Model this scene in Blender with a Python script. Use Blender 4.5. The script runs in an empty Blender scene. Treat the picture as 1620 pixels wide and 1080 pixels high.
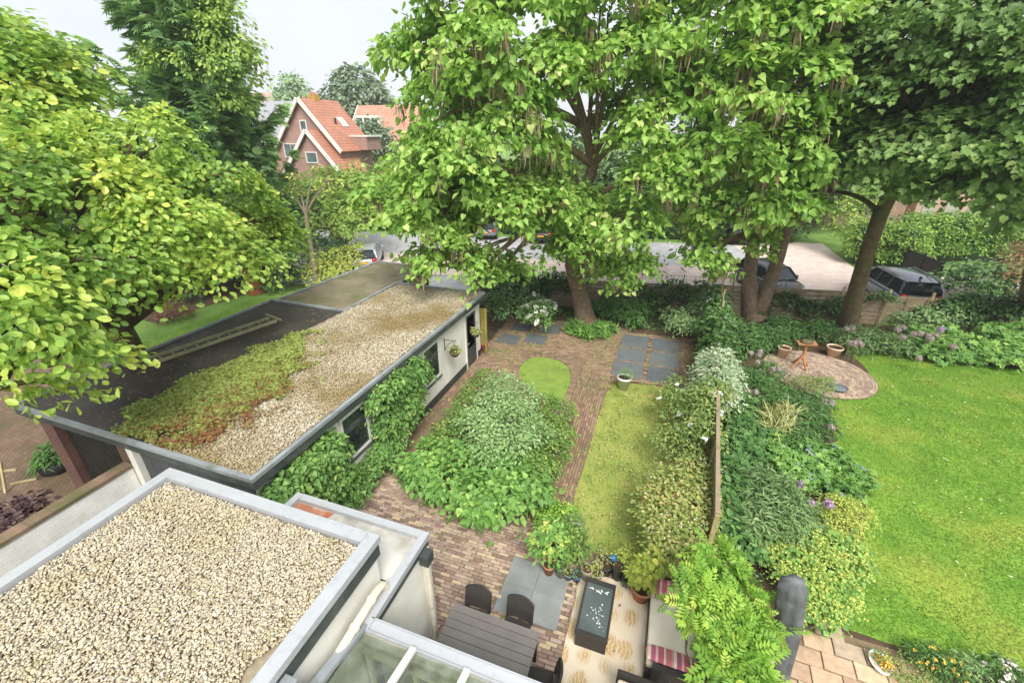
import bpy, bmesh, math, random
import numpy as np
from mathutils import Vector, Matrix

# ------------------------------------------------------------------ camera, sky, sun, exposure
SC = bpy.context.scene
COL = SC.collection
F, HY, VPX, CH = 700.0, 207.0, 1085.0, 8.0          # focal length in px of the 1620 px photo, horizon row, garden axis, eye height
PITCH = math.atan((540 - HY) / F)
YAW = math.atan((VPX - 810) * math.cos(PITCH) / F)
cam = bpy.data.cameras.new("camera")
camo = bpy.data.objects.new("camera", cam); COL.objects.link(camo)
cam.sensor_width = 36; cam.lens = F / 1620 * 36; cam.clip_start = .05; cam.clip_end = 2000
camo.location = (0, 0, CH); camo.rotation_euler = (math.pi / 2 - PITCH, 0, YAW)
SC.camera = camo

SUN_EL, SUN_AZ = math.radians(52), math.radians(150)   # azimuth clockwise from +Y: from behind, to the right
world = bpy.data.worlds.new("World"); SC.world = world; world.use_nodes = True
nt = world.node_tree; nt.nodes.clear()
sky = nt.nodes.new('ShaderNodeTexSky'); sky.sky_type = 'NISHITA'; sky.sun_disc = False
sky.sun_elevation = SUN_EL; sky.sun_rotation = SUN_AZ; sky.air_density = 1; sky.dust_density = 3
tc = nt.nodes.new('ShaderNodeTexCoord'); mp = nt.nodes.new('ShaderNodeMapping'); mp.inputs['Scale'].default_value = (1, 1, 2.6)
nz = nt.nodes.new('ShaderNodeTexNoise'); nz.inputs['Scale'].default_value = 2.2; nz.inputs['Detail'].default_value = 5
rp = nt.nodes.new('ShaderNodeValToRGB')
rp.color_ramp.elements[0].position = .3; rp.color_ramp.elements[0].color = (2.62, 2.74, 2.88, 1)
rp.color_ramp.elements[1].position = .7; rp.color_ramp.elements[1].color = (3.08, 3.1, 3.12, 1)
mx = nt.nodes.new('ShaderNodeMix'); mx.data_type = 'RGBA'; mx.inputs[0].default_value = .9
bg = nt.nodes.new('ShaderNodeBackground'); bg.inputs[1].default_value = .1
wo = nt.nodes.new('ShaderNodeOutputWorld')
L = nt.links.new
L(tc.outputs['Generated'], mp.inputs[0]); L(mp.outputs[0], nz.inputs[0]); L(nz.outputs[0], rp.inputs[0])
L(sky.outputs[0], mx.inputs[6]); L(rp.outputs[0], mx.inputs[7]); L(mx.outputs[2], bg.inputs[0]); L(bg.outputs[0], wo.inputs[0])

sl = bpy.data.lights.new("sun", 'SUN'); sl.energy = 1.5; sl.angle = math.radians(28); sl.color = (1, .965, .9)
so = bpy.data.objects.new("sun", sl); COL.objects.link(so)
_d = Vector((math.sin(SUN_AZ) * math.cos(SUN_EL), math.cos(SUN_AZ) * math.cos(SUN_EL), math.sin(SUN_EL)))
so.rotation_euler = _d.to_track_quat('Z', 'Y').to_euler(); so.location = (10, -10, 30)

SC.view_settings.view_transform = 'Standard'; SC.view_settings.look = 'None'
SC.view_settings.exposure = 1.79; SC.view_settings.gamma = 1; SC.view_settings.use_curve_mapping = False
SC.cycles.max_bounces = 8; SC.cycles.diffuse_bounces = 4; SC.cycles.transmission_bounces = 5
SC.cycles.transparent_max_bounces = 8; SC.cycles.sample_clamp_indirect = 6

# ------------------------------------------------------------------ from photo pixels to real places
def _rot(v):
    c, s = math.cos(YAW), math.sin(YAW); return np.array([c*v[0]-s*v[1], s*v[0]+c*v[1], v[2]])
FWD = _rot((0, math.cos(PITCH), -math.sin(PITCH))); UP = _rot((0, math.sin(PITCH), math.cos(PITCH))); RT = _rot((1, 0, 0))
def ray(px, py): return FWD + RT*(px-810)/F - UP*(py-540)/F
def W(px, py, z=0.):                    # the point at height z seen at a pixel
    d = ray(px, py); p = d*((z-CH)/d[2]); return (float(p[0]), float(p[1]), z)
def W2(px, py, z=0.): return W(px, py, z)[:2]
def R(px, py, d):                       # the point at horizontal distance d seen at a pixel
    v = ray(px, py); p = v*(d/math.hypot(v[0], v[1])); return (float(p[0]), float(p[1]), float(p[2]+CH))

# ------------------------------------------------------------------ object helpers
rng = np.random.default_rng(7); random.seed(7)
def tag(o, label=None, cat=None, group=None, kind=None):
    if label: o['label'] = label
    if cat: o['category'] = cat
    if group: o['group'] = group
    if kind: o['kind'] = kind
    return o
def empty(name, loc=(0, 0, 0), rz=0, label=None, cat=None, group=None):
    o = bpy.data.objects.new(name, None); COL.objects.link(o); o.empty_display_size = .2
    o.location = loc; o.rotation_euler = (0, 0, rz); return tag(o, label, cat, group)
def link(name, me, mat, parent=None):
    if mat and not me.materials: me.materials.append(mat)
    o = bpy.data.objects.new(name, me); COL.objects.link(o)
    if parent: o.parent = parent
    return o
def copy_tree(o, parent=None):
    c = o.copy(); COL.objects.link(c)
    if parent: c.parent = parent
    for ch in list(o.children): copy_tree(ch, c)
    return c

class MB:                               # collects boxes, prisms, tubes and lathes into one mesh
    def __init__(s): s.v = []; s.f = []; s.sm = []
    def add(s, vs, fs, smooth=False):
        b = len(s.v); s.v += [tuple(map(float, v)) for v in vs]; s.f += [tuple(b+i for i in f) for f in fs]; s.sm += [smooth]*len(fs); return s
    def box(s, x0, x1, y0, y1, z0, z1):
        return s.add([(x0,y0,z0),(x1,y0,z0),(x1,y1,z0),(x0,y1,z0),(x0,y0,z1),(x1,y0,z1),(x1,y1,z1),(x0,y1,z1)],
                     [(0,3,2,1),(4,5,6,7),(0,1,5,4),(1,2,6,5),(2,3,7,6),(3,0,4,7)])
    def bar(s, a, b, w, h, upv=(0, 0, 1)):          # a box along a line, w wide, h high
        a, b = Vector(a), Vector(b); t = (b-a).normalized(); u = Vector(upv); r = t.cross(u).normalized(); u = r.cross(t)
        vs = []
        for p in (a, b):
            for i, j in ((-1,-1),(1,-1),(1,1),(-1,1)): vs.append(p + r*(w/2*i) + u*(h/2*j))
        return s.add(vs, [(0,1,2,3),(7,6,5,4),(0,4,5,1),(1,5,6,2),(2,6,7,3),(3,7,4,0)])
    def prism(s, poly, z0, z1):
        n = len(poly); a = sum(poly[i][0]*poly[(i+1)%n][1]-poly[(i+1)%n][0]*poly[i][1] for i in range(n))
        if a < 0: poly = poly[::-1]
        return s.add([(x,y,z0) for x,y in poly]+[(x,y,z1) for x,y in poly],
                     [tuple(range(n))[::-1], tuple(range(n,2*n))]+[(i,(i+1)%n,n+(i+1)%n,n+i) for i in range(n)])
    def slab(s, pts, vec):                          # polygon in space pushed along a vector
        n = len(pts); v = Vector(vec); q = [Vector(p) for p in pts]
        return s.add(q+[p+v for p in q], [tuple(range(n))[::-1], tuple(range(n,2*n))]+[(i,(i+1)%n,n+(i+1)%n,n+i) for i in range(n)])
    def tube(s, path, rad, seg=8, jit=0, cap=True):
        P = [Vector(p) for p in path]; n = len(P); vs = []
        if not hasattr(rad, '__len__'): rad = [rad]*n
        ref = None
        for i in range(n):
            t = (P[min(i+1,n-1)]-P[max(i-1,0)]).normalized()
            if ref is None: ref = Vector((1,0,0)) if abs(t.x) < .9 else Vector((0,1,0))
            u = (ref - t*ref.dot(t)).normalized(); ref = u; w = t.cross(u)
            for k in range(seg):
                a = 2*math.pi*k/seg; r = rad[i]*(1+jit*random.uniform(-1,1))
                vs.append(P[i]+(u*math.cos(a)+w*math.sin(a))*r)
        fs = [(i*seg+k, i*seg+(k+1)%seg, (i+1)*seg+(k+1)%seg, (i+1)*seg+k) for i in range(n-1) for k in range(seg)]
        s.add(vs, fs, True)
        if cap: s.add([vs[k] for k in range(seg)], [tuple(range(seg))[::-1]]); s.add([vs[(n-1)*seg+k] for k in range(seg)], [tuple(range(seg))])
        return s
    def lathe(s, prof, c=(0,0,0), seg=20, sx=1, sy=1):
        vs = [(c[0]+r*sx*math.cos(2*math.pi*k/seg), c[1]+r*sy*math.sin(2*math.pi*k/seg), c[2]+z) for r, z in prof for k in range(seg)]
        n = len(prof)
        s.add(vs, [(i*seg+k, i*seg+(k+1)%seg, (i+1)*seg+(k+1)%seg, (i+1)*seg+k) for i in range(n-1) for k in range(seg)], True)
        return s
    def ball(s, c, r, seg=12, rings=8, sc=(1,1,1)):
        return s.lathe_z([(r*math.sin(math.pi*i/rings), -r*math.cos(math.pi*i/rings)) for i in range(rings+1)], c, seg, sc)
    def lathe_z(s, prof, c, seg, sc):
        vs = [(c[0]+r*sc[0]*math.cos(2*math.pi*k/seg), c[1]+r*sc[1]*math.sin(2*math.pi*k/seg), c[2]+z*sc[2]) for r, z in prof for k in range(seg)]
        n = len(prof); return s.add(vs, [(i*seg+k, i*seg+(k+1)%seg, (i+1)*seg+(k+1)%seg, (i+1)*seg+k) for i in range(n-1) for k in range(seg)], True)
    def build(s, name, mat, parent=None, bevel=0):
        me = bpy.data.meshes.new(name); me.from_pydata(s.v, [], s.f); me.polygons.foreach_set('use_smooth', s.sm); me.update()
        o = link(name, me, mat, parent)
        if bevel:
            m = o.modifiers.new('bevel', 'BEVEL'); m.width = bevel; m.segments = 2; m.limit_method = 'ANGLE'
        return o

def np_mesh(name, V, loops, totals, mat, parent=None, var=None, smooth=False):
    me = bpy.data.meshes.new(name); me.vertices.add(len(V)); me.vertices.foreach_set('co', np.ascontiguousarray(V, np.float32).ravel())
    me.loops.add(len(loops)); me.loops.foreach_set('vertex_index', np.ascontiguousarray(loops, np.int32))
    me.polygons.add(len(totals)); st = np.concatenate([[0], np.cumsum(totals)[:-1]]).astype(np.int32)
    me.polygons.foreach_set('loop_start', st); me.polygons.foreach_set('loop_total', np.ascontiguousarray(totals, np.int32))
    me.polygons.foreach_set('use_smooth', np.full(len(totals), smooth))
    if var is not None:
        a = me.attributes.new('var', 'FLOAT', 'FACE'); a.data.foreach_set('value', np.ascontiguousarray(var, np.float32))
    me.update(calc_edges=True); me.validate()
    return link(name, me, mat, parent)

def norm(a): return a/np.maximum(np.linalg.norm(a, axis=1, keepdims=True), 1e-9)

def leaf_tmpl(halfs, droop=.12, fold=.06, mirror=True):
    """halfs: outline points of the right half from base to tip (x,y)"""
    pts = [(x, y, abs(x)*fold*2 - droop*y*y) for x, y in halfs]; n = len(pts)
    vs = list(pts) + [(-x, y, z) for x, y, z in pts[1:-1]]
    f1 = list(range(n)); f2 = [0] + [n-1] + list(range(n+n-3, n-1, -1))
    return np.array(vs), [f1, f2]
T_OVATE = leaf_tmpl([(0,0),(.24,.3),(.26,.6),(0,1)])
T_WIDE = leaf_tmpl([(0,0),(.2,.2),(.33,.58),(.2,.88),(0,1)], droop=.2, fold=.1)
T_HEART = leaf_tmpl([(0,.05),(.2,-.05),(.43,.14),(.42,.45),(.2,.8),(0,1.08)], droop=.25, fold=.1)
T_MAPLE = leaf_tmpl([(0,0),(.14,-.08),(.36,-.08),(.34,.08),(.6,.22),(.44,.36),(.5,.6),(.26,.58),(.18,.8),(0,1.0)], droop=.18, fold=.08)
T_DIA = (np.array([(0,0,0),(.3,.45,.08),(0,1,-.08),(-.3,.45,.08)]), [[0,1,2,3]])
T_ROUND = leaf_tmpl([(0,0),(.36,.1),(.5,.5),(.3,.9),(0,1)], droop=.1, fold=.1)
T_LONG = (np.array([(0,0,0),(.13,.4,.03),(0,1,-.2),(-.13,.4,.03)]), [[0,1,2,3]])
T_BLADE = (np.array([(-.08,0,0),(.08,0,0),(.0,1,0)]), [[0,1,2]])
def multi(t, xf):
    V, Fc = [], []
    for ox, oy, ang, s in xf:
        v = t[0]*s; c, n = math.cos(ang), math.sin(ang); b = sum(len(k) for k in V)
        V.append(np.stack([v[:,0]*c+v[:,1]*n+ox, -v[:,0]*n+v[:,1]*c+oy, v[:,2]-.18*(oy**2)], 1)); Fc += [[i+b for i in f] for f in t[1]]
    return np.concatenate(V), Fc
T_PINNATE = multi((T_LONG[0]*np.array([1.7,1,1]), T_LONG[1]), [(0,y,a,.36) for y in (.15,.33,.5,.67) for a in (1.1,-1.1)]+[(0,.8,.5,.33),(0,.8,-.5,.33),(0,.82,0,.36)])
T_SPRAY = multi(T_LONG, [(0,0,0,1.05)]+[(0,y,a,.62-.35*y) for y in (.08,.26,.44,.62) for a in (.75,-.75)])
T_PALM = multi(T_DIA, [(0,0,a,.9) for a in (-2.0,-1,0,1,2.0)])
T_FLOW = multi(T_DIA, [(0,0,a,.55) for a in (0,1.257,2.513,3.77,5.03)])

def leaves(name, pos, nrm, tip, size, tmpl, var, mat, parent=None):
    n = len(pos)
    if not hasattr(size, '__len__'): size = np.full(n, size)
    N = norm(nrm); T = tip - N*np.sum(tip*N, 1, keepdims=True); T = norm(T); B = np.cross(T, N)
    tv, tf = tmpl; k = len(tv)
    V = pos[:,None,:] + size[:,None,None]*(tv[None,:,0,None]*B[:,None,:] + tv[None,:,1,None]*T[:,None,:] + tv[None,:,2,None]*N[:,None,:])
    fl = np.concatenate([np.array(f) for f in tf]); ft = np.array([len(f) for f in tf])
    loops = (fl[None,:] + k*np.arange(n)[:,None]).ravel(); tot = np.tile(ft, n)
    return np_mesh(name, V.reshape(-1,3), loops, tot, mat, parent, np.repeat(var, len(tf)))

def rdir(n, zmin=-.6):
    out = np.zeros((0,3))
    while len(out) < n:
        d = norm(rng.normal(size=(n*2,3))); out = np.concatenate([out, d[d[:,2] > zmin]])
    return out[:n]

def clumps(lobes, per_m2, zmin=-.45, shell=(.72,1.04)):
    """points on and just under the outside of a union of ellipsoids: position, outward direction"""
    C = np.array([l[:3] for l in lobes], float); Rd = np.array([l[3] if hasattr(l[3], '__len__') else (l[3],l[3],l[3]*.85) for l in lobes], float)
    P, D, K = [], [], []
    for i in range(len(C)):
        a = 4*math.pi*((Rd[i,0]*Rd[i,1])**.8+(Rd[i,0]*Rd[i,2])**.8+(Rd[i,1]*Rd[i,2])**.8)/3; n = max(3, int(a*per_m2*(1-zmin)/2))
        d = rdir(n, zmin); r = rng.uniform(shell[0], shell[1], (n,1)); p = C[i] + d*Rd[i]*r
        keep = np.ones(n, bool)
        for j in range(len(C)):
            if j != i: keep &= np.linalg.norm((p-C[j])/Rd[j], axis=1) > .62
        P.append(p[keep]); D.append(norm(d/Rd[i])[keep]); K.append(np.full(keep.sum(), i))
    return np.concatenate(P), np.concatenate(D), np.concatenate(K)

def foliage(name, lobes, mat, parent, tmpl, size, per_m2=6, sub=.4, nleaf=18, zmin=-.45, up=.6, droop=.35, rand=.35, flat=.45, shell=(.72,1.04), mass=.5, ss=.35, ret=False, dome=0):
    P, D, K = clumps(lobes, per_m2, zmin, shell); m = len(P)
    cv = rng.uniform(0, 1, m)
    q = np.repeat(P, nleaf, 0); d = np.repeat(D, nleaf, 0); n = len(q)
    off = rng.normal(size=(n,3))*np.array([sub,sub,sub*flat])*.6
    # clumps sit like plates tilted outwards
    off[:,2] -= np.sum(off[:,:2]*d[:,:2], 1)*.45
    if dome: off[:,2] -= dome*np.minimum(np.sum(off[:,:2]**2,1),sub*sub*.8)/sub
    pos = q + off
    outw = norm(off*np.array([1,1,.4]) + d*sub*.7)
    nr = d*.45 + np.array([0,0,up]) + rng.normal(size=(n,3))*rand
    tp = outw + rng.normal(size=(n,3))*.4 - np.array([0,0,droop])
    var = np.clip(mass*np.repeat(cv, nleaf) + (1-mass)*rng.uniform(0,1,n), 0, 1)
    o = leaves(name, pos, nr, tp, size*rng.uniform(1-ss,1+ss,n), tmpl, var, mat, parent)
    return (o, P, K) if ret else o

# ------------------------------------------------------------------ materials
def lin(c):
    if isinstance(c, str): c = tuple(int(c[i:i+2],16)/255 for i in (0,2,4))
    return tuple((x/12.92 if x <= .04045 else ((x+.055)/1.055)**2.4) for x in c)+(1,)
def new_mat(name):
    m = bpy.data.materials.new(name); m.use_nodes = True; t = m.node_tree; t.nodes.clear()
    o = t.nodes.new('ShaderNodeOutputMaterial'); p = t.nodes.new('ShaderNodeBsdfPrincipled'); t.links.new(p.outputs[0], o.inputs[0])
    return m, t, p, o
def node(t, kind, **kw):
    n = t.nodes.new(kind)
    for k, v in kw.items():
        if k.startswith('i_'): n.inputs[k[2:].replace('_', ' ')].default_value = v
        else: setattr(n, k, v)
    return n
def ramp(t, stops, fac=None):
    r = t.nodes.new('ShaderNodeValToRGB'); e = r.color_ramp.elements
    while len(e) < len(stops): e.new(.5)
    for i, (p, c) in enumerate(stops): e[i].position = p; e[i].color = lin(c) if isinstance(c, str) else tuple(c)
    if fac is not None: t.links.new(fac, r.inputs[0])
    return r
def mixc(t, a, b, fac, mode='MIX'):
    m = t.nodes.new('ShaderNodeMix'); m.data_type = 'RGBA'; m.blend_type = mode
    for s, i in ((fac,0),(a,6),(b,7)):
        if hasattr(s, 'is_linked'): t.links.new(s, m.inputs[i])
        elif i == 0: m.inputs[0].default_value = s
        else: m.inputs[i].default_value = lin(s) if isinstance(s, str) else s
    return m.outputs[2]
def pos(t): return t.nodes.new('ShaderNodeNewGeometry').outputs['Position']
def noise(t, scale, detail=4, vec=None, rough=.55, dist=0):
    n = node(t, 'ShaderNodeTexNoise', i_Scale=scale, i_Detail=detail, i_Roughness=rough, i_Distortion=dist)
    t.links.new(vec if vec is not None else pos(t), n.inputs['Vector']); return n.outputs[0]
def bump(t, p, h, strength=.4, dist=.02):
    b = node(t, 'ShaderNodeBump', i_Strength=strength, i_Distance=dist); t.links.new(h, b.inputs['Height']); t.links.new(b.outputs[0], p.inputs['Normal'])

def leaf_mat(name, stops, trans=.35, rough=.45, back=None, patch=None, gain=1.3, sat=.86):
    m, t, p, o = new_mat(name)
    at = node(t, 'ShaderNodeAttribute', attribute_name='var'); g_ = lambda c_: (lambda q: tuple(min(.8, gain*(k*sat+(1-sat)*(.3*q[0]+.6*q[1]+.1*q[2]))) for k in q)+(1,))(lin(c_)[:3]); r = ramp(t, [(p_, g_(c_)) for p_, c_ in stops], at.outputs['Fac']); c = r.outputs[0]
    if patch: c = mixc(t, c, patch[0], ramp(t, [(patch[2],(0,0,0,1)),(patch[3],(1,1,1,1))], noise(t, patch[1], 3)).outputs[0])
    t.links.new(c, p.inputs['Base Color']); p.inputs['Roughness'].default_value = rough; p.inputs['Specular IOR Level'].default_value = .35
    tr = node(t, 'ShaderNodeBsdfTranslucent'); t.links.new(mixc(t, c, (1,1,.6,1), 1, 'MULTIPLY'), tr.inputs[0])
    ms = node(t, 'ShaderNodeMixShader'); ms.inputs[0].default_value = trans
    t.links.new(p.outputs[0], ms.inputs[1]); t.links.new(tr.outputs[0], ms.inputs[2]); t.links.new(ms.outputs[0], o.inputs[0])
    return m
def surf(name, c1, c2, scale=3, rough=.8, bmp=0, bscale=None, c3=None, s3=1, detail=5, lo=.35, hi=.65, metal=0, bdist=.02, lo3=.5, hi3=.75, spec=.4):
    m, t, p, o = new_mat(name)
    n = noise(t, scale, detail); c = ramp(t, [(lo, c1),(hi, c2)], n).outputs[0]
    if c3: c = mixc(t, c, c3, ramp(t, [(lo3,(0,0,0,1)),(hi3,(1,1,1,1))], noise(t, s3, 6)).outputs[0])
    t.links.new(c, p.inputs['Base Color']); p.inputs['Roughness'].default_value = rough; p.inputs['Metallic'].default_value = metal
    p.inputs['Specular IOR Level'].default_value = spec
    if bmp: bump(t, p, noise(t, bscale or scale*6, 4), bmp, bdist)
    return m
def var_surf(name, stops, rough=.8, nscale=60, namt=.35, dirt=None, bmp=.3, spec=.3):
    m, t, p, o = new_mat(name)
    at = node(t, 'ShaderNodeAttribute', attribute_name='var'); c = ramp(t, stops, at.outputs['Fac']).outputs[0]
    n = noise(t, nscale, 3); c = mixc(t, c, ramp(t, [(.3,(.55,.55,.55,1)),(.7,(1.25,1.25,1.25,1))], n).outputs[0], namt, 'MULTIPLY')
    if dirt: c = mixc(t, c, dirt[0], ramp(t, [(dirt[2],(0,0,0,1)),(dirt[3],(dirt[4],)*3+(1,))], noise(t, dirt[1], 5)).outputs[0])
    t.links.new(c, p.inputs['Base Color']); p.inputs['Roughness'].default_value = rough; p.inputs['Specular IOR Level'].default_value = spec
    if bmp: bump(t, p, n, bmp, .01)
    return m
def brick_mat(name, c1, c2, mortar, w=.21, h=.0625, vertical=True, rot=0, dirt=None, ms=.01, rough=.85):
    m, t, p, o = new_mat(name)
    g = t.nodes.new('ShaderNodeNewGeometry'); sx = node(t, 'ShaderNodeSeparateXYZ'); t.links.new(g.outputs['Position'], sx.inputs[0])
    cb = node(t, 'ShaderNodeCombineXYZ')
    if vertical:        # along the wall, whichever way it faces, by height
        ad = node(t, 'ShaderNodeMath', operation='ADD'); t.links.new(sx.outputs[0], ad.inputs[0]); t.links.new(sx.outputs[1], ad.inputs[1])
        t.links.new(ad.outputs[0], cb.inputs[0]); t.links.new(sx.outputs[2], cb.inputs[1]); v = cb.outputs[0]
    else:
        mp = node(t, 'ShaderNodeMapping'); mp.inputs['Rotation'].default_value = (0,0,rot); t.links.new(g.outputs['Position'], mp.inputs[0]); v = mp.outputs[0]
    b = node(t, 'ShaderNodeTexBrick', i_Scale=1, i_Mortar_Size=ms, i_Bias=0., i_Brick_Width=w, i_Row_Height=h)
    b.inputs['Color1'].default_value = lin(c1); b.inputs['Color2'].default_value = lin(c2); b.inputs['Mortar'].default_value = lin(mortar)
    t.links.new(v, b.inputs['Vector']); c = b.outputs[0]
    c = mixc(t, c, ramp(t, [(.3,(.6,.6,.6,1)),(.7,(1.2,1.2,1.2,1))], noise(t, 1.5, 5)).outputs[0], .5, 'MULTIPLY')
    if dirt: c = mixc(t, c, dirt[0], ramp(t, [(dirt[2],(0,0,0,1)),(dirt[3],(1,1,1,1))], noise(t, dirt[1], 5)).outputs[0])
    t.links.new(c, p.inputs['Base Color']); p.inputs['Roughness'].default_value = rough
    bump(t, p, b.outputs['Fac'], -.3, .01); return m
def glass_mat(name, tint=(.82,.9,.85,1), dark=False):
    m, t, p, o = new_mat(name)
    tr = node(t, 'ShaderNodeBsdfTransparent'); tr.inputs[0].default_value = tint
    gl = node(t, 'ShaderNodeBsdfGlossy'); gl.inputs['Roughness'].default_value = .03
    df = node(t, 'ShaderNodeBsdfDiffuse'); df.inputs[0].default_value = (.6,.66,.6,1)
    fr = node(t, 'ShaderNodeFresnel'); fr.inputs[0].default_value = 1.5
    m1 = node(t, 'ShaderNodeMixShader'); t.links.new(ramp(t, [(.4,(.02,.02,.02,1)),(.8,(.22,.22,.22,1))], noise(t, 5, 6)).outputs[0], m1.inputs[0])
    t.links.new(tr.outputs[0], m1.inputs[1]); t.links.new(df.outputs[0], m1.inputs[2])
    m2 = node(t, 'ShaderNodeMixShader'); t.links.new(fr.outputs[0], m2.inputs[0]); t.links.new(m1.outputs[0], m2.inputs[1]); t.links.new(gl.outputs[0], m2.inputs[2])
    t.links.new(m2.outputs[0], o.inputs[0]); return m

M = {}
M['white_wall'] = surf('white_wall', 'e4e2da', 'd2d0c6', 1.2, .8, .15, 60, 'a9a796', .8, lo3=.58, hi3=.85)
M['white_paint'] = surf('white_paint', 'e2e0d8', 'd6d3c9', 6, .5)
M['cream_plastic'] = surf('cream_plastic', 'd8d2c0', 'c9c2ae', 8, .5, c3='8d8a70', s3=4, lo3=.55, hi3=.8)
M['coping'] = surf('coping', 'b9bcc0', 'b0b4b8', 1.4, .5, .05, 50, metal=.25, c3='96999b', s3=9, lo3=.55, hi3=.9)
M['coping_dull'] = surf('coping_dull', '9fa6ab', '8b9196', 2, .5, metal=.2, c3='6e7365', s3=3)
M['fascia'] = surf('fascia', '3a403f', '474d4b', 2, .6, c3='5b5f58', s3=3)
M['black_board'] = surf('black_board', '3a3b3d', '48494b', 4, .6)
M['black_slat'] = surf('black_slat', '24221f', '302d29', 4, .6)
M['bitumen'] = surf('bitumen', '39342f', '4d463f', .9, .55, .2, 80, '6b6253', 2.2, lo3=.55, hi3=.8)
M['bitumen_moss'] = surf('bitumen_moss', '6f6650', '857b64', .8, .75, .2, 60, '5c6136', 1.3, lo3=.45, hi3=.7)
M['roof_sheet'] = surf('roof_sheet', 'c9c6bf', 'b6b3ab', 1.3, .45, c3='8f8c80', s3=1.8, lo3=.5, hi3=.7)
M['rust_algae'] = surf('rust_algae', 'a8603e', 'a87a60', 3, .4, c3='c9b3a4', s3=4, lo3=.5, hi3=.7)
M['gravel_base'] = surf('gravel_base', '8a7f6a', '9c917a', 20, .9)
M['roof_gravel'] = var_surf('roof_gravel', [(0,'a09782'),(.25,'b8ad94'),(.5,'c6bca2'),(.72,'d4cab4'),(.85,'c9b48e'),(.93,'ddd6c6'),(1,'b0aba0')], .8, 30, .35, dirt=('9d9254',1.0,.52,.75,.4), bmp=.2)
M['shed_gravel'] = var_surf('shed_gravel', [(0,'978a70'),(.3,'b3a78c'),(.6,'c4baa2'),(.85,'d6cfbd'),(1,'a8946e')], .85, 30, .3, dirt=('85703a',.4,.42,.62,.8), bmp=.1)
M['paver'] = var_surf('paver', [(0,'826b62'),(.3,'9a8276'),(.55,'ab9486'),(.75,'b5a390'),(.9,'c6b292'),(1,'8f8078')], .85, 25, .45, dirt=('7d7152',.45,.5,.75,.5))
M['paver_old'] = var_surf('paver_old', [(0,'7a6258'),(.4,'927765'),(.75,'a38a70'),(1,'857060')], .85, 25, .5, dirt=('6e6a40',.4,.42,.7,.6))
M['slate'] = var_surf('slate', [(0,'585e62'),(.5,'787e80'),(1,'8f9393')], .6, 3, .35, dirt=('6c6e62',1.1,.45,.75,.6), bmp=.15)
M['sandstone'] = var_surf('sandstone', [(0,'a98f78'),(.4,'bda186'),(.7,'c9b394'),(1,'ab9a8a')], .85, 10, .5, dirt=('7d6f52',.9,.5,.75,.4))
M['soil'] = surf('soil', '4a3a2c', '5d4a39', 3, .95, .5, 25, '3c3d22', .8)
M['joint'] = surf('joint', '75634f', '84715a', 6, .95, .3, 60, '4d5030', .9)
M['street_brick'] = brick_mat('street_brick', 'd6c4ba', 'c8b5ab', 'b8a89e', .2, .1, False, .18, ms=.006)
M['street_grey'] = brick_mat('street_grey', 'b0b0b0', 'a2a3a4', '97979a', .2, .1, False, .18, ms=.006)
M['drive_brick'] = brick_mat('drive_brick', '7d6552', '6b5646', '4d4234', .2, .1, False, .8, ('4f4a2a',.7,.45,.7), ms=.008)
M['red_brick'] = brick_mat('red_brick', '8d5247', '75453d', '8a7a6c', dirt=None)
M['pillar_brick'] = brick_mat('pillar_brick', '70433c', '5d3833', '6a5a50', dirt=('4f5030',.9,.55,.8))
M['house_brick'] = brick_mat('house_brick', 'a67a6c', '976c60', 'b09c90', .22, .0625)
M['coping_brick'] = brick_mat('coping_brick', '8f6f58', '7a5c4a', '77736a', .065, .5, False, math.pi/2, ('5a5c34',2,.4,.65))
M['white_brick'] = brick_mat('white_brick', 'f0efec', 'eae9e5', 'dcdad5', .21, .07, True, 0, ('b5b2a8',1.1,.55,.85), ms=.005)
M['wood_grey'] = surf('wood_grey', '8d7c66', '9f8e76', 6, .85, .3, 40, '6f7048', 1.2, lo3=.5, hi3=.75)
M['wood_post'] = surf('wood_post', 'a3946e', 'b5a780', 5, .85, .3, 40, '7d7b4a', 1.5)
M['wood_mossy'] = surf('wood_mossy', '8f8440', 'a3964e', 3, .9, .3, 30, '6c7030', 1)
M['ladder_wood'] = surf('ladder_wood', 'a8a482', '969272', 5, .85, .3, 30, '6b7448', 1.2)
M['black_metal'] = surf('black_metal', '1e1f20', '28292a', 4, .5)
M['wicker'] = None
M['table_slat'] = surf('table_slat', '6b6764', '76726d', 3, .55, .1, 60)
M['cover_grey'] = surf('cover_grey', '505254', '646668', 2.6, .8, .5, 7, '7b7c7e', 4, bdist=.03)
M['terracotta'] = surf('terracotta', 'b06e4c', 'c08562', 6, .8, .1, 30, 'c9ab90', 4)
M['terracotta_pale'] = surf('terracotta_pale', 'dcb79c', 'e4c6ae', 5, .8, .1, 30, 'c49a7c', 4)
M['stone_pot'] = surf('stone_pot', 'b3a896', 'a3988a', 8, .85, .3, 30)
M['white_pot'] = surf('white_pot', 'e6e6e2', 'dcdcd8', 4, .5)
M['black_pot'] = surf('black_pot', '2a2c2f', '35383b', 4, .5)
M['blue_glaze'] = surf('blue_glaze', '2e5f86', '3f7ba6', 6, .25)
M['blue_grey'] = surf('blue_grey', '5d7285', '6f8596', 6, .4)
M['purple_pot'] = surf('purple_pot', '6d5570', '7d6580', 6, .4)
M['pink_plastic'] = surf('pink_plastic', 'e0608f', 'd8578a', 5, .4)
M['compost'] = surf('compost', '3a2c20', '4a3a2a', 30, .95)
M['cushion'] = surf('cushion', 'ece2d2', 'e4d9c6', 4, .9, .2, 12)
M['zinc'] = surf('zinc', '9aa0a3', 'adb2b4', 6, .4, metal=.4)
M['bark_catalpa'] = surf('bark_catalpa', '7d6654', '94806c', 5, .9, .9, 9, '66704a', 1.4, bdist=.06, lo3=.58, hi3=.8)
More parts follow.
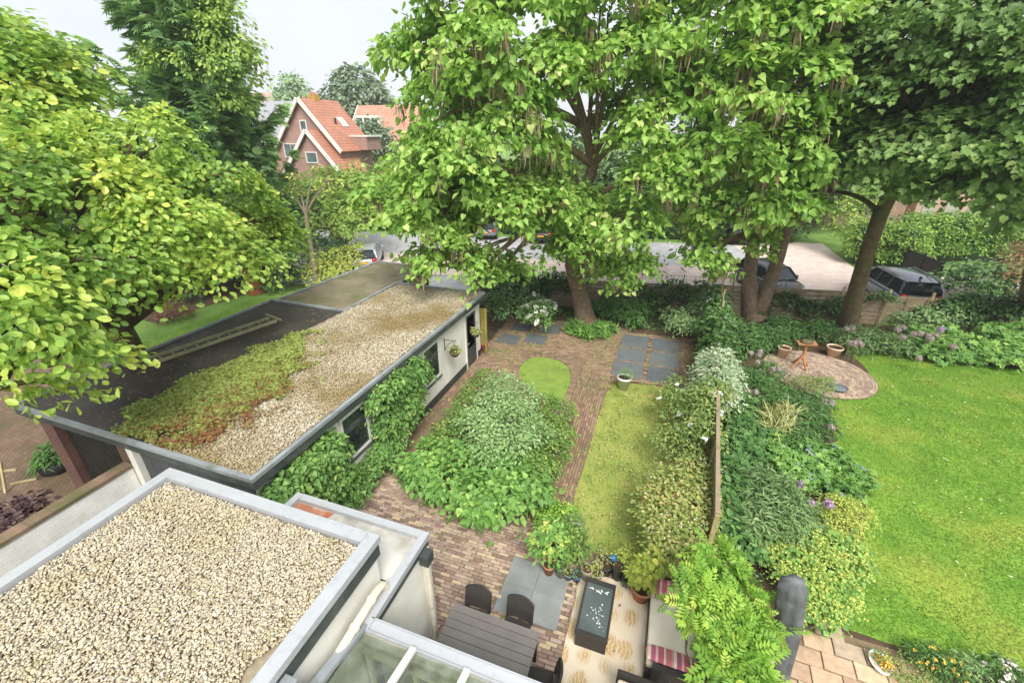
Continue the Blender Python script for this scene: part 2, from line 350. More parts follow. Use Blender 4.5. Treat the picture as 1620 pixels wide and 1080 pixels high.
M['bark_dark'] = surf('bark_dark', '5d4e3a', '75654c', 5, .9, .9, 9, '59603a', 1.4, bdist=.06)
M['bark_magnolia'] = surf('bark_magnolia', '4f4436', '63573f', 4, .9, .7, 9, '6b6a36', 1.3, bdist=.05)
M['bark_grey'] = surf('bark_grey', '7a705c', '8d826b', 5, .9, .5, 12)
M['rust_wood'] = surf('rust_wood', '7d4a2e', '8f5a38', 5, .85, .4, 20)
M['driftwood'] = surf('driftwood', '9c6a42', 'b3835a', 6, .8, .4, 25)
M['roof_tile'] = None
M['slate_roof'] = surf('slate_roof', '8d8f94', '9b9da2', 4, .7, .2, 20)
M['pale_roof'] = surf('pale_roof', 'cfcfd2', 'bfc0c4', 1, .6)
M['ochre'] = surf('ochre', 'b8923c', 'a6843a', 3, .8)
M['dark_glass'] = surf('dark_glass', '1c2226', '2a3236', .8, .06, spec=.7)
M['house_glass'] = surf('house_glass', '3a4448', '69757a', 1.0, .08, spec=.8)
M['tyre'] = surf('tyre', '181818', '222222', 9, .8)
M['rim'] = surf('rim', 'a8abb0', '9a9da2', 9, .3, metal=.8)
M['car_black'] = surf('car_black', '70747e', '787c85', 1, .16, metal=.4, spec=.8)
M['car_grey'] = surf('car_grey', '8a8f96', '8f949b', 1, .2, metal=.4)
M['car_silver'] = surf('car_silver', 'b9bdc2', 'bdc1c6', 1, .25, metal=.4)
M['car_white'] = surf('car_white', 'd9dbdd', 'dddfe1', 1, .25)
M['car_dark'] = surf('car_dark', '303338', '35383d', 1, .2, spec=.7)
M['lamp_red'] = surf('lamp_red', 'b02018', 'c02a1e', 5, .2)
M['lamp_clear'] = surf('lamp_clear', 'd5dade', 'c8ced3', 5, .1)
M['plate_yellow'] = surf('plate_yellow', 'd9a41c', 'd9a820', 5, .5)
M['plastic_dark'] = surf('plastic_dark', '33353a', '3a3c41', 3, .6)
M['glass'] = glass_mat('conservatory_glass', (.8,.88,.82,1))
M['tabletop_glass'] = surf('tabletop_glass', '3c4644', '4a5552', 1.2, .07, c3='56615e', s3=2.5, spec=.6)
M['white_fleck'] = surf('white_fleck', 'e8e6dc', 'dcdacc', 9, .8)
M['red_strip'] = surf('red_strip', 'a83434', 'b54242', 8, .6)
M['church_brick'] = surf('church_brick', 'b8978a', 'ad8d80', 3, .9)
M['hood_grey'] = surf('hood_grey', 'a7a49c', '98958c', 4, .8)

def wicker_mat():
    m, t, p, o = new_mat('wicker')
    w = node(t, 'ShaderNodeTexWave', i_Scale=28, i_Distortion=1.2, i_Detail=1); w.bands_direction = 'DIAGONAL'; t.links.new(pos(t), w.inputs['Vector'])
    t.links.new(ramp(t, [(.2,'262423'),(.8,'48433f')], w.outputs[1]).outputs[0], p.inputs['Base Color']); p.inputs['Roughness'].default_value = .5
    bump(t, p, w.outputs[1], .6, .01); return m
M['wicker'] = wicker_mat()
def tile_mat(name, c1, c2, ddir, step=.34, moss='8a7a5a'):
    """roof tiles in courses down the slope; ddir is unused horizontally, courses follow height"""
    m, t, p, o = new_mat(name)
    g = t.nodes.new('ShaderNodeNewGeometry'); sx = node(t, 'ShaderNodeSeparateXYZ'); t.links.new(g.outputs['Position'], sx.inputs[0])
    cb = node(t, 'ShaderNodeCombineXYZ'); dt = node(t, 'ShaderNodeVectorMath', operation='DOT_PRODUCT'); t.links.new(g.outputs['Position'], dt.inputs[0]); dt.inputs[1].default_value = (ddir[0], ddir[1], 0)
    t.links.new(dt.outputs['Value'], cb.inputs[0]); t.links.new(sx.outputs[2], cb.inputs[1])
    b = node(t, 'ShaderNodeTexBrick', i_Scale=1, i_Mortar_Size=.03, i_Brick_Width=.24, i_Row_Height=step*.7); b.offset = 0
    b.inputs['Color1'].default_value = lin(c1); b.inputs['Color2'].default_value = lin(c2); b.inputs['Mortar'].default_value = lin('94634f')
    t.links.new(cb.outputs[0], b.inputs['Vector']); c = mixc(t, b.outputs[0], ramp(t, [(.3,(.7,.7,.7,1)),(.7,(1.15,1.15,1.15,1))], noise(t, .9, 5)).outputs[0], .6, 'MULTIPLY')
    t.links.new(c, p.inputs['Base Color']); p.inputs['Roughness'].default_value = .7; bump(t, p, b.outputs['Fac'], -.6, .04); return m
def rug_mat():
    m, t, p, o = new_mat('rug')
    g = t.nodes.new('ShaderNodeNewGeometry')
    wob = node(t, 'ShaderNodeTexNoise', i_Scale=6., i_Detail=3); t.links.new(g.outputs['Position'], wob.inputs['Vector'])
    ad = node(t, 'ShaderNodeVectorMath', operation='MULTIPLY_ADD'); t.links.new(wob.outputs[1], ad.inputs[0]); ad.inputs[1].default_value = (.16,.16,0); t.links.new(g.outputs['Position'], ad.inputs[2])
    mp = node(t, 'ShaderNodeMapping'); mp.inputs['Scale'].default_value = (2.9, 2.2, 0); t.links.new(ad.outputs[0], mp.inputs[0])
    vor = node(t, 'ShaderNodeTexVoronoi', i_Scale=1, i_Randomness=.35); t.links.new(mp.outputs[0], vor.inputs['Vector'])
    blob = ramp(t, [(.3,(1,1,1,1)),(.5,(0,0,0,1))], vor.outputs['Distance']).outputs[0]
    spots = node(t, 'ShaderNodeTexVoronoi', i_Scale=26); t.links.new(g.outputs['Position'], spots.inputs['Vector'])
    sp = ramp(t, [(.25,(.8,.8,.8,1)),(.4,(0,0,0,1))], spots.outputs['Distance']).outputs[0]
    c = mixc(t, 'e4d6bc', mixc(t, 'd0b27e', 'a08a5c', sp), blob)
    wv = node(t, 'ShaderNodeTexWave', i_Scale=5, i_Distortion=9, i_Detail=3); t.links.new(g.outputs['Position'], wv.inputs['Vector'])
    c = mixc(t, c, 'ead6c2', ramp(t, [(.6,(0,0,0,1)),(.85,(.6,.6,.6,1))], wv.outputs[1]).outputs[0])
    t.links.new(c, p.inputs['Base Color']); p.inputs['Roughness'].default_value = .95; bump(t, p, noise(t, 120, 2), .3, .01); return m
M['rug'] = rug_mat()
def stripe_mat():
    m, t, p, o = new_mat('striped_fabric')
    g = t.nodes.new('ShaderNodeNewGeometry'); sx = node(t, 'ShaderNodeSeparateXYZ'); t.links.new(g.outputs['Position'], sx.inputs[0])
    mm = node(t, 'ShaderNodeMath', operation='FRACT'); ml = node(t, 'ShaderNodeMath', operation='MULTIPLY'); ml.inputs[1].default_value = 2.6
    t.links.new(sx.outputs[0], ml.inputs[0]); t.links.new(ml.outputs[0], mm.inputs[0])
    r = ramp(t, [(0,'bd5f70'),(.22,'e3cbc0'),(.3,'c9797c'),(.52,'d69a96'),(.6,'e6d4c8'),(.72,'b4607a'),(.9,'ddb4b4')], mm.outputs[0]); r.color_ramp.interpolation = 'CONSTANT'
    t.links.new(r.outputs[0], p.inputs['Base Color']); p.inputs['Roughness'].default_value = .9; bump(t, p, noise(t, 14, 3), .2, .02); return m
M['striped'] = stripe_mat()
def grass_mat(name, stops, patch, scale=.5, dark=None):
    m, t, p, o = new_mat(name)
    at = node(t, 'ShaderNodeAttribute', attribute_name='var'); c = ramp(t, stops, at.outputs['Fac']).outputs[0]
    c = mixc(t, c, patch[0], ramp(t, [(patch[1],(0,0,0,1)),(patch[2],(patch[3],)*3+(1,))], noise(t, scale, 5, dist=.5)).outputs[0])
    if dark: c = mixc(t, c, dark[0], ramp(t, [(dark[2],(0,0,0,1)),(dark[3],(dark[4],)*3+(1,))], noise(t, dark[1], 4, dist=.8)).outputs[0])
    t.links.new(c, p.inputs['Base Color']); p.inputs['Roughness'].default_value = .6; p.inputs['Specular IOR Level'].default_value = .2
    tr = node(t, 'ShaderNodeBsdfTranslucent'); t.links.new(c, tr.inputs[0]); ms = node(t, 'ShaderNodeMixShader'); ms.inputs[0].default_value = .3
    t.links.new(p.outputs[0], ms.inputs[1]); t.links.new(tr.outputs[0], ms.inputs[2]); t.links.new(ms.outputs[0], o.inputs[0]); return m
M['grass_right'] = grass_mat('grass_right', [(0,'618a30'),(.5,'78a238'),(1,'98ba4c')], ('b9b860',.47,.72,.65), .55, ('567a2a',2.2,.5,.7,.65))
M['grass_left'] = grass_mat('grass_left', [(0,'96a850'),(.5,'b4be64'),(1,'d4d090')], ('8aa248',.46,.66,.85), 1.0, ('c2ab72',3.5,.55,.72,.7))
M['turf_right'] = surf('turf_right', '638a30', '7fa23c', 1.2, .95, .4, 40, 'a0a848', .55)
M['turf_left'] = surf('turf_left', '87944a', 'a0a45a', 1.2, .95, .4, 40)
M['turf_far'] = surf('turf_far', '5a7a30', '729244', .6, .95, .4, 20)
M['duckweed'] = surf('duckweed', '748c38', '849c46', 5, .6, .3, 140, '66783a', 1.6)

LV = {}
LV['catalpa'] = leaf_mat('catalpa_leaf', [(0,'5a7c34'),(.35,'769a42'),(.7,'94b458'),(.92,'b6c274'),(1,'c4c492')], .42, sat=.97, gain=1.38)
LV['magnolia'] = leaf_mat('magnolia_leaf', [(0,'54792a'),(.28,'709830'),(.55,'92b23c'),(.8,'b4c446'),(1,'cecc52')], .45, .38)
LV['maple'] = leaf_mat('maple_leaf', [(0,'46652c'),(.5,'62863a'),(.9,'829e4e'),(1,'9aae60')], .35, .45, gain=1.35)
LV['conifer'] = leaf_mat('conifer_leaf', [(0,'435c3a'),(.5,'5b7846'),(1,'7a9458')], .3, .7, gain=2.5)
LV['climber'] = leaf_mat('climber_leaf', [(0,'64852f'),(.6,'8cab3c'),(1,'adc052')], .38)
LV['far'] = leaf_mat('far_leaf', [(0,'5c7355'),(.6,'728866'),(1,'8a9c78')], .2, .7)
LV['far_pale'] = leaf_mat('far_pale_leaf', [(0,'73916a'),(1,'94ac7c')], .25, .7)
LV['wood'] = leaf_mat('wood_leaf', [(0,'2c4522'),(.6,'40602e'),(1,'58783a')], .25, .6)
LV['hedge'] = leaf_mat('hedge_leaf', [(0,'49702a'),(.5,'6b942e'),(1,'a3b83a')], .3)
LV['laurel'] = leaf_mat('laurel_leaf', [(0,'3a5a2a'),(.6,'4f7436'),(1,'6e9048')], .25, .35)
LV['ivy'] = leaf_mat('ivy_leaf', [(0,'2f4d22'),(.5,'42682c'),(.9,'5c8238'),(1,'7d9c48')], .25, .35)
LV['wallvine'] = leaf_mat('wallvine_leaf', [(0,'466e2c'),(.5,'5f8a38'),(.85,'7ca246'),(1,'b3b85c')], .3, .4)
LV['hydrangea'] = leaf_mat('hydrangea_leaf', [(0,'4c7830'),(.5,'6b9a3c'),(.85,'8cb44c'),(1,'a8c45c')], .35, .45)
LV['greygreen'] = leaf_mat('greygreen_leaf', [(0,'64894a'),(.5,'84a662'),(.9,'a2be80'),(1,'b8cc98')], .35)
LV['box'] = leaf_mat('box_leaf', [(0,'486a28'),(.5,'64882e'),(.9,'8ba63c'),(1,'b3b848')], .3)
LV['yellowgreen'] = leaf_mat('yellowgreen_leaf', [(0,'7d9430'),(.5,'a2b23a'),(1,'c9c852')], .35)
LV['variegated'] = leaf_mat('variegated_leaf', [(0,'5c7a34'),(.4,'869a44'),(.75,'aca656'),(.93,'c4b47c'),(1,'b08a58')], .35)
LV['pale'] = leaf_mat('pale_leaf', [(0,'66805a'),(.4,'8ca27a'),(.8,'b2c09e'),(1,'ced6c0')], .3)
LV['rose'] = leaf_mat('rose_leaf', [(0,'4f7030'),(.5,'738f3e'),(.85,'9aa650'),(1,'b88a5a')], .3)
LV['perennial'] = leaf_mat('perennial_leaf', [(0,'35582a'),(.5,'4c7834'),(1,'6d9844')], .28)
LV['dullgreen'] = leaf_mat('dullgreen_leaf', [(0,'4f6c3c'),(.5,'6c8e50'),(1,'94aa6c')], .3)
LV['alchemilla'] = leaf_mat('alchemilla_leaf', [(0,'7a9a3c'),(.4,'9db444'),(.8,'c4c84e'),(1,'d4d25e')], .3)
LV['wisteria'] = leaf_mat('wisteria_leaf', [(0,'55802e'),(.45,'769f3a'),(.8,'9cba4c'),(1,'c6c864')], .45, gain=1.4, sat=.95)
LV['smoke'] = leaf_mat('smoke_leaf', [(0,'3a2a30'),(.5,'4f3a3c'),(1,'6a5048')], .15, .5)
LV['sedum'] = leaf_mat('sedum_leaf', [(0,'74402e'),(.22,'8e5838'),(.42,'8a763e'),(.6,'7c883e'),(1,'98a650')], .15, .6, gain=1.0, sat=.95)
LV['brown'] = leaf_mat('brown_leaf', [(0,'6b5234'),(.5,'8a7044'),(1,'9c8a50')], .2)
LV['pod'] = leaf_mat('pod', [(0,'6e5446'),(.5,'8a6e5c'),(1,'a88c76')], .1, .8)
LV['straw'] = leaf_mat('straw', [(0,'7a8c46'),(.5,'9aa05a'),(1,'bdb278')], .2)
LV['white_flower'] = leaf_mat('white_flower', [(0,'d8dcc8'),(1,'f2f2e8')], .2)
LV['violet_flower'] = leaf_mat('violet_flower', [(0,'7a78c0'),(1,'9c98d8')], .2)
LV['orange_flower'] = leaf_mat('orange_flower', [(0,'d89a1c'),(1,'efc02a')], .2)
LV['pink_flower'] = leaf_mat('pink_flower', [(0,'d8b8bc'),(1,'efe0dc')], .2)
LV['mauve_flower'] = leaf_mat('mauve_flower', [(0,'94769c'),(.5,'a98bb0'),(1,'c2aac0')], .2)
LV['faded_flower'] = leaf_mat('faded_flower', [(0,'8f7f80'),(.5,'a39492'),(1,'bdb0a8')], .2)
LV['stem'] = leaf_mat('stem', [(0,'6d7f46'),(1,'869656')], .1)
LV['red_leaf'] = leaf_mat('red_leaf', [(0,'6b4434'),(1,'8a6044')], .2)
LV['litter'] = leaf_mat('litter', [(0,'c9c48a'),(.6,'d8d4a8'),(1,'b8a060')], .2)

def home(root, loc):                    # put a thing's Empty at its base after its parts were built in place
    root.location = loc
    for ch in root.children: ch.matrix_parent_inverse = Matrix.Translation(-Vector(loc))
def inpoly(P, poly):
    x, y = P[:,0], P[:,1]; n = len(poly); c = np.zeros(len(P), bool)
    for i in range(n):
        x1, y1 = poly[i][:2]; x2, y2 = poly[(i+1)%n][:2]
        c ^= ((y1 > y) != (y2 > y)) & (x < (x2-x1)*(y-y1)/((y2-y1) if y2 != y1 else 1e-9)+x1)
    return c
def sheet(name, poly, z, mat):
    m = MB(); a = sum(poly[i][0]*poly[(i+1)%len(poly)][1]-poly[(i+1)%len(poly)][0]*poly[i][1] for i in range(len(poly)))
    if a < 0: poly = poly[::-1]
    m.add([(p[0],p[1],z) for p in poly], [tuple(range(len(poly)))]); return tag(m.build(name, mat), kind='structure')
def smooth_poly(pts, it=2):
    p = np.array([q[:2] for q in pts], float)
    for _ in range(it):
        q = np.roll(p, -1, 0); p = np.stack([.75*p+.25*q, .25*p+.75*q], 1).reshape(-1,2)
    return [tuple(a) for a in p]
def blocks(name, cx, cy, ang, l, w, z0, h, mat, var, parent=None, hj=.006, tilt=.02):
    """many little paving blocks as one mesh: bevelled top, each a little off level"""
    n = len(cx); z = z0+h+rng.uniform(-hj, hj, n); l = np.broadcast_to(l, n); w = np.broadcast_to(w, n)
    b = np.minimum(.008, w*.15)
    t = np.array([(-1,-1,0,0),(1,-1,0,0),(1,1,0,0),(-1,1,0,0),(-1,-1,1,0),(1,-1,1,0),(1,1,1,0),(-1,1,1,0),(-1,-1,2,1),(1,-1,2,1),(1,1,2,1),(-1,1,2,1)], float)
    X = t[None,:,0]*(l/2)[:,None]-t[None,:,3]*np.sign(t[None,:,0])*b[:,None]; Y = t[None,:,1]*(w/2)[:,None]-t[None,:,3]*np.sign(t[None,:,1])*b[:,None]
    tx, ty = rng.normal(size=n)*tilt, rng.normal(size=n)*tilt
    Z = np.where(t[None,:,2] == 0, z0, np.where(t[None,:,2] == 1, z[:,None]-b[:,None]*.7, z[:,None])) + np.where(t[None,:,2] > 0, X*tx[:,None]+Y*ty[:,None], 0)
    c, s = np.cos(ang), np.sin(ang); c = np.broadcast_to(c, n); s = np.broadcast_to(s, n)
    V = np.stack([cx[:,None]+X*c[:,None]-Y*s[:,None], cy[:,None]+X*s[:,None]+Y*c[:,None], Z], 2).reshape(-1,3)
    q = np.array([(8,9,10,11),(4,5,9,8),(5,6,10,9),(6,7,11,10),(7,4,8,11),(0,1,5,4),(1,2,6,5),(2,3,7,6),(3,0,4,7)])
    loops = (q.ravel()[None,:]+12*np.arange(n)[:,None]).ravel()
    return np_mesh(name, V, loops, np.full(n*9, 4), mat, parent, np.repeat(var, 9))
def lay(poly, ang, l=.205, w=.066, gap=.008, excl=()):
    p = np.array([q[:2] for q in poly]); c0 = p.mean(0); r = np.abs(p-c0).max()*1.5
    rows = np.arange(-r, r, w+gap); cols = np.arange(-r, r, l+gap); u, v = np.meshgrid(cols, rows)
    u = u + (np.arange(len(rows))%2)[:,None]*(l+gap)/2 + rng.uniform(-.012,.012,u.shape) + rng.uniform(-.03,.03,(len(rows),1)); v = v + .012*np.sin(u*1.3+v) 
    x = c0[0]+u*math.cos(ang)-v*math.sin(ang); y = c0[1]+u*math.sin(ang)+v*math.cos(ang); P = np.stack([x.ravel(), y.ravel()], 1)
    k = inpoly(P, poly)
    for e in excl: k &= ~inpoly(P, e)
    return P[k]
def pts_in(poly, n, excl=()):
    p = np.array([q[:2] for q in poly]); lo, hi = p.min(0), p.max(0); out = np.zeros((0,2))
    while len(out) < n:
        q = rng.uniform(lo, hi, (n*2,2)); k = inpoly(q, poly)
        for e in excl: k &= ~inpoly(q, e)
        out = np.concatenate([out, q[k]])
    return out[:n]

# ------------------------------------------------------------------ THE GROUND
# everything beyond the fence lies on one big sheet
sheet('ground', [(-400,-60),(400,-60),(400,600),(-400,600)], -.03, M['turf_far'])
FD = np.array([.984,.172]); FN = np.array([-.172,.984])          # direction of the rear fence and the street
F0 = np.array([.11,21.5])
def fp(s, t): return tuple(F0+FD*s+FN*t)
sheet('garden_soil', [(-9.6,4),(-9.6,19.5),fp(-14,0),fp(24,0),(30,20),(30,-2),(-9.6,-2)], 0, M['soil'])
sheet('street', [fp(-60,4.0),fp(60,4.0),fp(60,8.8),fp(-60,8.8)], -.012, M['street_brick'])
sheet('pavement', [fp(-60,1.0),fp(60,1.0),fp(60,4.0),fp(-60,4.0)], -.02, M['street_grey'])
sheet('parking_lane', [fp(-60,8.8),fp(7.5,8.8),fp(7.5,15.5),fp(-60,15.5)], -.016, M['street_grey'])
sheet('driveway', [fp(7.5,8.8),fp(13.2,8.8),fp(14.5,17.2),fp(7.5,17.6)], -.016, M['street_brick'])
k = MB(); k.slab([(*fp(-60,3.95),-.03),(*fp(60,3.95),-.03),(*fp(60,4.07),-.03),(*fp(-60,4.07),-.03)], (0,0,.05)); tag(k.build('kerb', M['hood_grey']), kind='structure')
dots = [];
for i in range(5): dots.append(W2(1096+.5*i*4, 384+i*5.3))
md = MB()
for x, y in [W2(1058+4.2*i, 383+6.3*i) for i in range(5)]+[W2(1115+4*i, 381+5*i) for i in range(4)]: md.box(x-.14,x+.14,y-.14,y+.14,-.012,-.008)
tag(md.build('parking_marking', M['white_paint']), kind='structure')
sheet('yard', [(-9.8,-3),(-9.8,4.0),(-10.0,4.1),(-12,12),(-13,14),(-17.5,9.3),(-26,8.0),(-34,4),(-34,-3)], -.008, M['drive_brick'])
sheet('back_lawn', smooth_poly([W2(205,590),W2(200,548),W2(330,505),W2(395,470),W2(470,470),(-13,14),(-13,9)],2), -.012, M['turf_far'])
sheet('back_border', smooth_poly([W2(240,520),W2(300,490),W2(400,465),W2(420,430),W2(300,440),W2(180,470)],2), -.016, M['soil'])

LAWN_R = smooth_poly([W2(1336,552),W2(1337,552),W2(1345,552),W2(1420,558),W2(1500,572),W2(1640,588),(17,19.5),(17,6),W2(1640,1075),W2(1560,1052),W2(1440,1030),W2(1330,990),W2(1283,985),W2(1350,930),W2(1368,845),W2(1372,775),W2(1335,735),W2(1312,660),W2(1318,628),W2(1370,612),W2(1380,590)],2)
LAWN_L = smooth_poly([W2(966,607),W2(975,605),W2(1060,612),(1.9,13.6),(1.9,6.3),(.6,6.45),W2(965,892),W2(930,868),W2(918,835),W2(903,800),W2(922,745),W2(935,700),W2(945,665),W2(956,630)],2)
POND = smooth_poly([W2(812,597),W2(822,573),W2(845,562),W2(888,569),W2(909,586),W2(906,615),W2(890,650),W2(840,625)],2)
BED = smooth_poly([W2(768,597),W2(812,600),W2(855,628),W2(905,632),W2(912,665),W2(868,790),W2(800,832),W2(700,795),W2(618,758),W2(640,700),W2(700,640)],1)
ROUND_C = np.array(W2(1293,590)); ROUND_R = 1.75
sheet('lawn_soil_right', LAWN_R, .004, M['turf_right']); sheet('lawn_soil_left', LAWN_L, .012, M['turf_left'])

def grass(name, poly, n, h, mat, z, pat=None):
    q = pts_in(poly, n); N = len(q)
    p = np.concatenate([q, np.full((N,1), z)], 1)
    lean = rng.normal(size=(N,3))*np.array([.9,.9,0]) + np.array([0,0,1])
    side = rng.normal(size=(N,3)); f = .5+.5*np.sin(q[:,0]*1.7+2*np.sin(q[:,1]*.9))*np.sin(q[:,1]*1.3+1.5*np.sin(q[:,0]*.7))
    v = np.clip(.35*f+.65*rng.uniform(0,1,N), 0, 1)
    o = leaves(name, p, np.cross(lean, side), lean, h*rng.uniform(.5,1.3,N), (T_BLADE[0]*np.array([1.6,1,1]), T_BLADE[1]), v, mat)
    return tag(o, kind='stuff')
near = [p for p in LAWN_R]
tag(grass('grass', LAWN_R, 300000, .055, M['grass_right'], 0), 'short bright green lawn grass of the right hand garden', 'grass')
tag(grass('grass', LAWN_L, 90000, .04, M['grass_left'], .01), 'dry yellowish lawn grass between the brick path and the shrubs', 'grass')
BLN = smooth_poly([W2(205,590),W2(200,548),W2(330,505),W2(395,470),W2(470,470),(-13,14),(-13,9)],2)
tag(grass('grass', BLN, 40000, .07, M['grass_right'], -.012), 'green lawn grass behind the long shed', 'grass')
q = pts_in(LAWN_R, 520); N = len(q)
tag(leaves('fallen_petal', np.concatenate([q, np.full((N,1), .06)],1), np.array([0,0,1])+rng.normal(size=(N,3))*.2, rng.normal(size=(N,3)), rng.uniform(.04,.11,N), T_LONG, rng.uniform(0,1,N), LV['litter']), 'pale fallen petals and seed strips scattered over the right lawn', 'litter', kind='stuff')

# brick paving of the left garden, laid brick by brick
sheet('paving_bed', [(-6.4,3),(1.7,3),(2.0,6.2),(2.0,6.4),(-1.0,6.8),(-1.0,18.9),(-6.4,18.6)], .004, M['joint'])
slx = [(-2.09,4.84,.597),(-1.49,4.84,.597),(-2.09,5.44,.597),(-1.49,5.44,.597)]
SL_REAR = []
for i in range(2):
    for j in range(3): SL_REAR.append((-1.32+i*1.24, 14.35+j*1.3, (1.13,1.2)))
SL_LEFT = [(-6.3,15.5,(.95,.95)),(-5.2,15.9,(.95,.9)),(-6.1,16.9,(.9,.9)),(-4.95,17.1,(.95,.95))]
rect = lambda x,y,w,h: [(x,y),(x+w,y),(x+w,y+h),(x,y+h)]
ex = [rect(-2.11,4.82,1.22,1.22)]+[rect(x,y,s[0],s[1]) for x,y,s in SL_REAR+SL_LEFT]+[POND, BED]
A1 = [(-6.33,3.0),(1.6,3.0),(1.9,6.0),(-.9,6.55),(-1.35,7.0),(-2.6,7.0),(-6.33,7.3)]
A2 = [(-6.33,7.3),(-2.6,7.0),(-6.0,7.2),(-6.0,13.0),(-6.33,13.0)]
A3 = [(-2.6,7.0),(-1.35,7.0),(-1.32,9),(-1.3,10.6),(-1.25,12.9),(-1.05,14.2),(-2.3,14.2),(-2.5,12.6),(-2.0,11.8)]
A4 = [(-6.33,13.0),(-4.7,13.0),(-4.9,15.2),(-2.3,15.2),(-2.3,14.2),(-1.05,14.2),(1.6,14.15),(1.6,18.6),(-1.9,18.3),(-5,17.9),(-6.6,18.2)]
P1 = lay(A1, 0, excl=ex); P2 = lay(A2, math.pi/2, excl=ex); P3 = lay(A3, math.pi/2+.03, excl=ex+[LAWN_L]); P4 = lay(A4, .12, excl=ex+[LAWN_L])
PP = np.concatenate([P1,P2,P3,P4]); AA = np.concatenate([np.zeros(len(P1)), np.full(len(P2),math.pi/2), np.full(len(P3),math.pi/2+.03), np.full(len(P4),.12)])
vv = rng.uniform(0,1,len(PP)); vv[len(P1):] *= .78
n1 = len(P1); tag(blocks('brick_terrace', PP[:n1,0], PP[:n1,1], AA[:n1], .203, .064, .004, .03, M['paver'], vv[:n1]), kind='structure')
tag(blocks('brick_path', PP[n1:,0], PP[n1:,1], AA[n1:], .203, .064, .004, .03, M['paver_old'], vv[n1:]), kind='structure')
# pond rim bricks
pp = np.array(smooth_poly(POND,1)); dd = np.roll(pp,-1,0)-pp; cum = np.concatenate([[0],np.cumsum(np.hypot(dd[:,0],dd[:,1]))]); ss = np.arange(0, cum[-1], .078)
ix = np.clip(np.searchsorted(cum, ss)-1, 0, len(pp)-1); fr = (ss-cum[ix])/np.maximum(cum[ix+1]-cum[ix],1e-6); rc = pp[ix]+dd[ix]*fr[:,None]; ra = np.arctan2(dd[ix,1],dd[ix,0])+math.pi/2
tag(blocks('pond_rim', rc[:,0], rc[:,1], ra, .2, .068, .004, .07, M['paver_old'], rng.uniform(0,.6,len(rc)), tilt=.05), kind='structure')
cpond = np.array(POND).mean(0); inner = [tuple(cpond+(np.array(p)-cpond)*.955) for p in POND]
po = sheet('pond', inner, .036, M['duckweed'])
sx_, sy_, sw_, sh_ = [], [], [], []
for x,y,s in slx: sx_.append(x+s/2); sy_.append(y+s/2); sw_.append(s); sh_.append(s)
for x,y,s in SL_REAR+SL_LEFT: sx_.append(x+s[0]/2); sy_.append(y+s[1]/2); sw_.append(s[0]-.03); sh_.append(s[1]-.03)
tag(blocks('slate_paving', np.array(sx_), np.array(sy_), np.zeros(len(sx_)), np.array(sw_), np.array(sh_), .004, .032, M['slate'], np.concatenate([rng.uniform(.6,1,4),rng.uniform(0,.22,len(sx_)-4)]), hj=.003, tilt=.002), kind='structure')
# round patio of the right garden in rings
cx, cy, an = [], [], []
for i in range(26):
    r = .1+i*.074
    if r > ROUND_R: break
    n = max(3, int(2*math.pi*r/.212)); a0 = random.random()
    for j in range(n): a = a0+2*math.pi*j/n; cx.append(ROUND_C[0]+r*math.cos(a)); cy.append(ROUND_C[1]+r*math.sin(a)); an.append(a+math.pi/2)
sheet('round_patio_bed', [tuple(ROUND_C+ROUND_R*1.03*np.array([math.cos(a),math.sin(a)])) for a in np.linspace(0,2*math.pi,40,endpoint=False)], .014, M['joint'])
cx, cy, an = map(np.array, (cx,cy,an))
tag(blocks('round_patio', cx, cy, an, .2, .066, .014, .035, M['paver'], rng.uniform(.2,1,len(cx))), kind='structure')
# big sandstone flags at the bottom right
STONE = [W2(1262,985),W2(1300,992),W2(1360,1012),W2(1420,1030),W2(1450,1050),(4.9,4.2),(2.2,4.2),(2.2,5.2)]
sheet('flagstone_bed', STONE, .016, M['joint'])
fx, fy = np.meshgrid(np.arange(1.8,5.4,.46), np.arange(4.0,7.0,.31)); fx = fx+(np.arange(fx.shape[0])%2)[:,None]*.23
fq = np.stack([fx.ravel(),fy.ravel()],1); a=.0; fq = fq[inpoly(fq, STONE)]
tag(blocks('flagstone_paving', fq[:,0], fq[:,1], np.full(len(fq),-.05), .44, .29, .016, .03, M['sandstone'], rng.uniform(0,1,len(fq)), hj=.006, tilt=.008), kind='structure')

# ------------------------------------------------------------------ STONES
def icosphere():
    b = bmesh.new(); bmesh.ops.create_icosphere(b, subdivisions=1, radius=1); v = np.array([p.co[:] for p in b.verts]); f = np.array([[q.index for q in t.verts] for t in b.faces]); b.free(); return v, f
def stones(name, P, size, mat, var, flat=.5):
    v, f = icosphere(); n = len(P); k = len(v)
    S = size[:,None]*np.stack([rng.uniform(.8,1.35,n), rng.uniform(.6,1,n), rng.uniform(flat*.7,flat*1.3,n)],1)
    a = rng.uniform(0,6.283,n); tx, ty = rng.normal(size=n)*.3, rng.normal(size=n)*.3
    X = v[None]*S[:,None,:]*(1+rng.uniform(-.12,.12,(n,k,1)))
    Z = X[:,:,2]+X[:,:,0]*tx[:,None]+X[:,:,1]*ty[:,None]; c, s = np.cos(a)[:,None], np.sin(a)[:,None]
    V = np.stack([X[:,:,0]*c-X[:,:,1]*s+P[:,0,None], X[:,:,0]*s+X[:,:,1]*c+P[:,1,None], Z+P[:,2,None]],2).reshape(-1,3)
    loops = (f.ravel()[None]+k*np.arange(n)[:,None]).ravel()
    return np_mesh(name, V, loops, np.full(n*len(f),3), mat, None, np.repeat(var,len(f)), True)

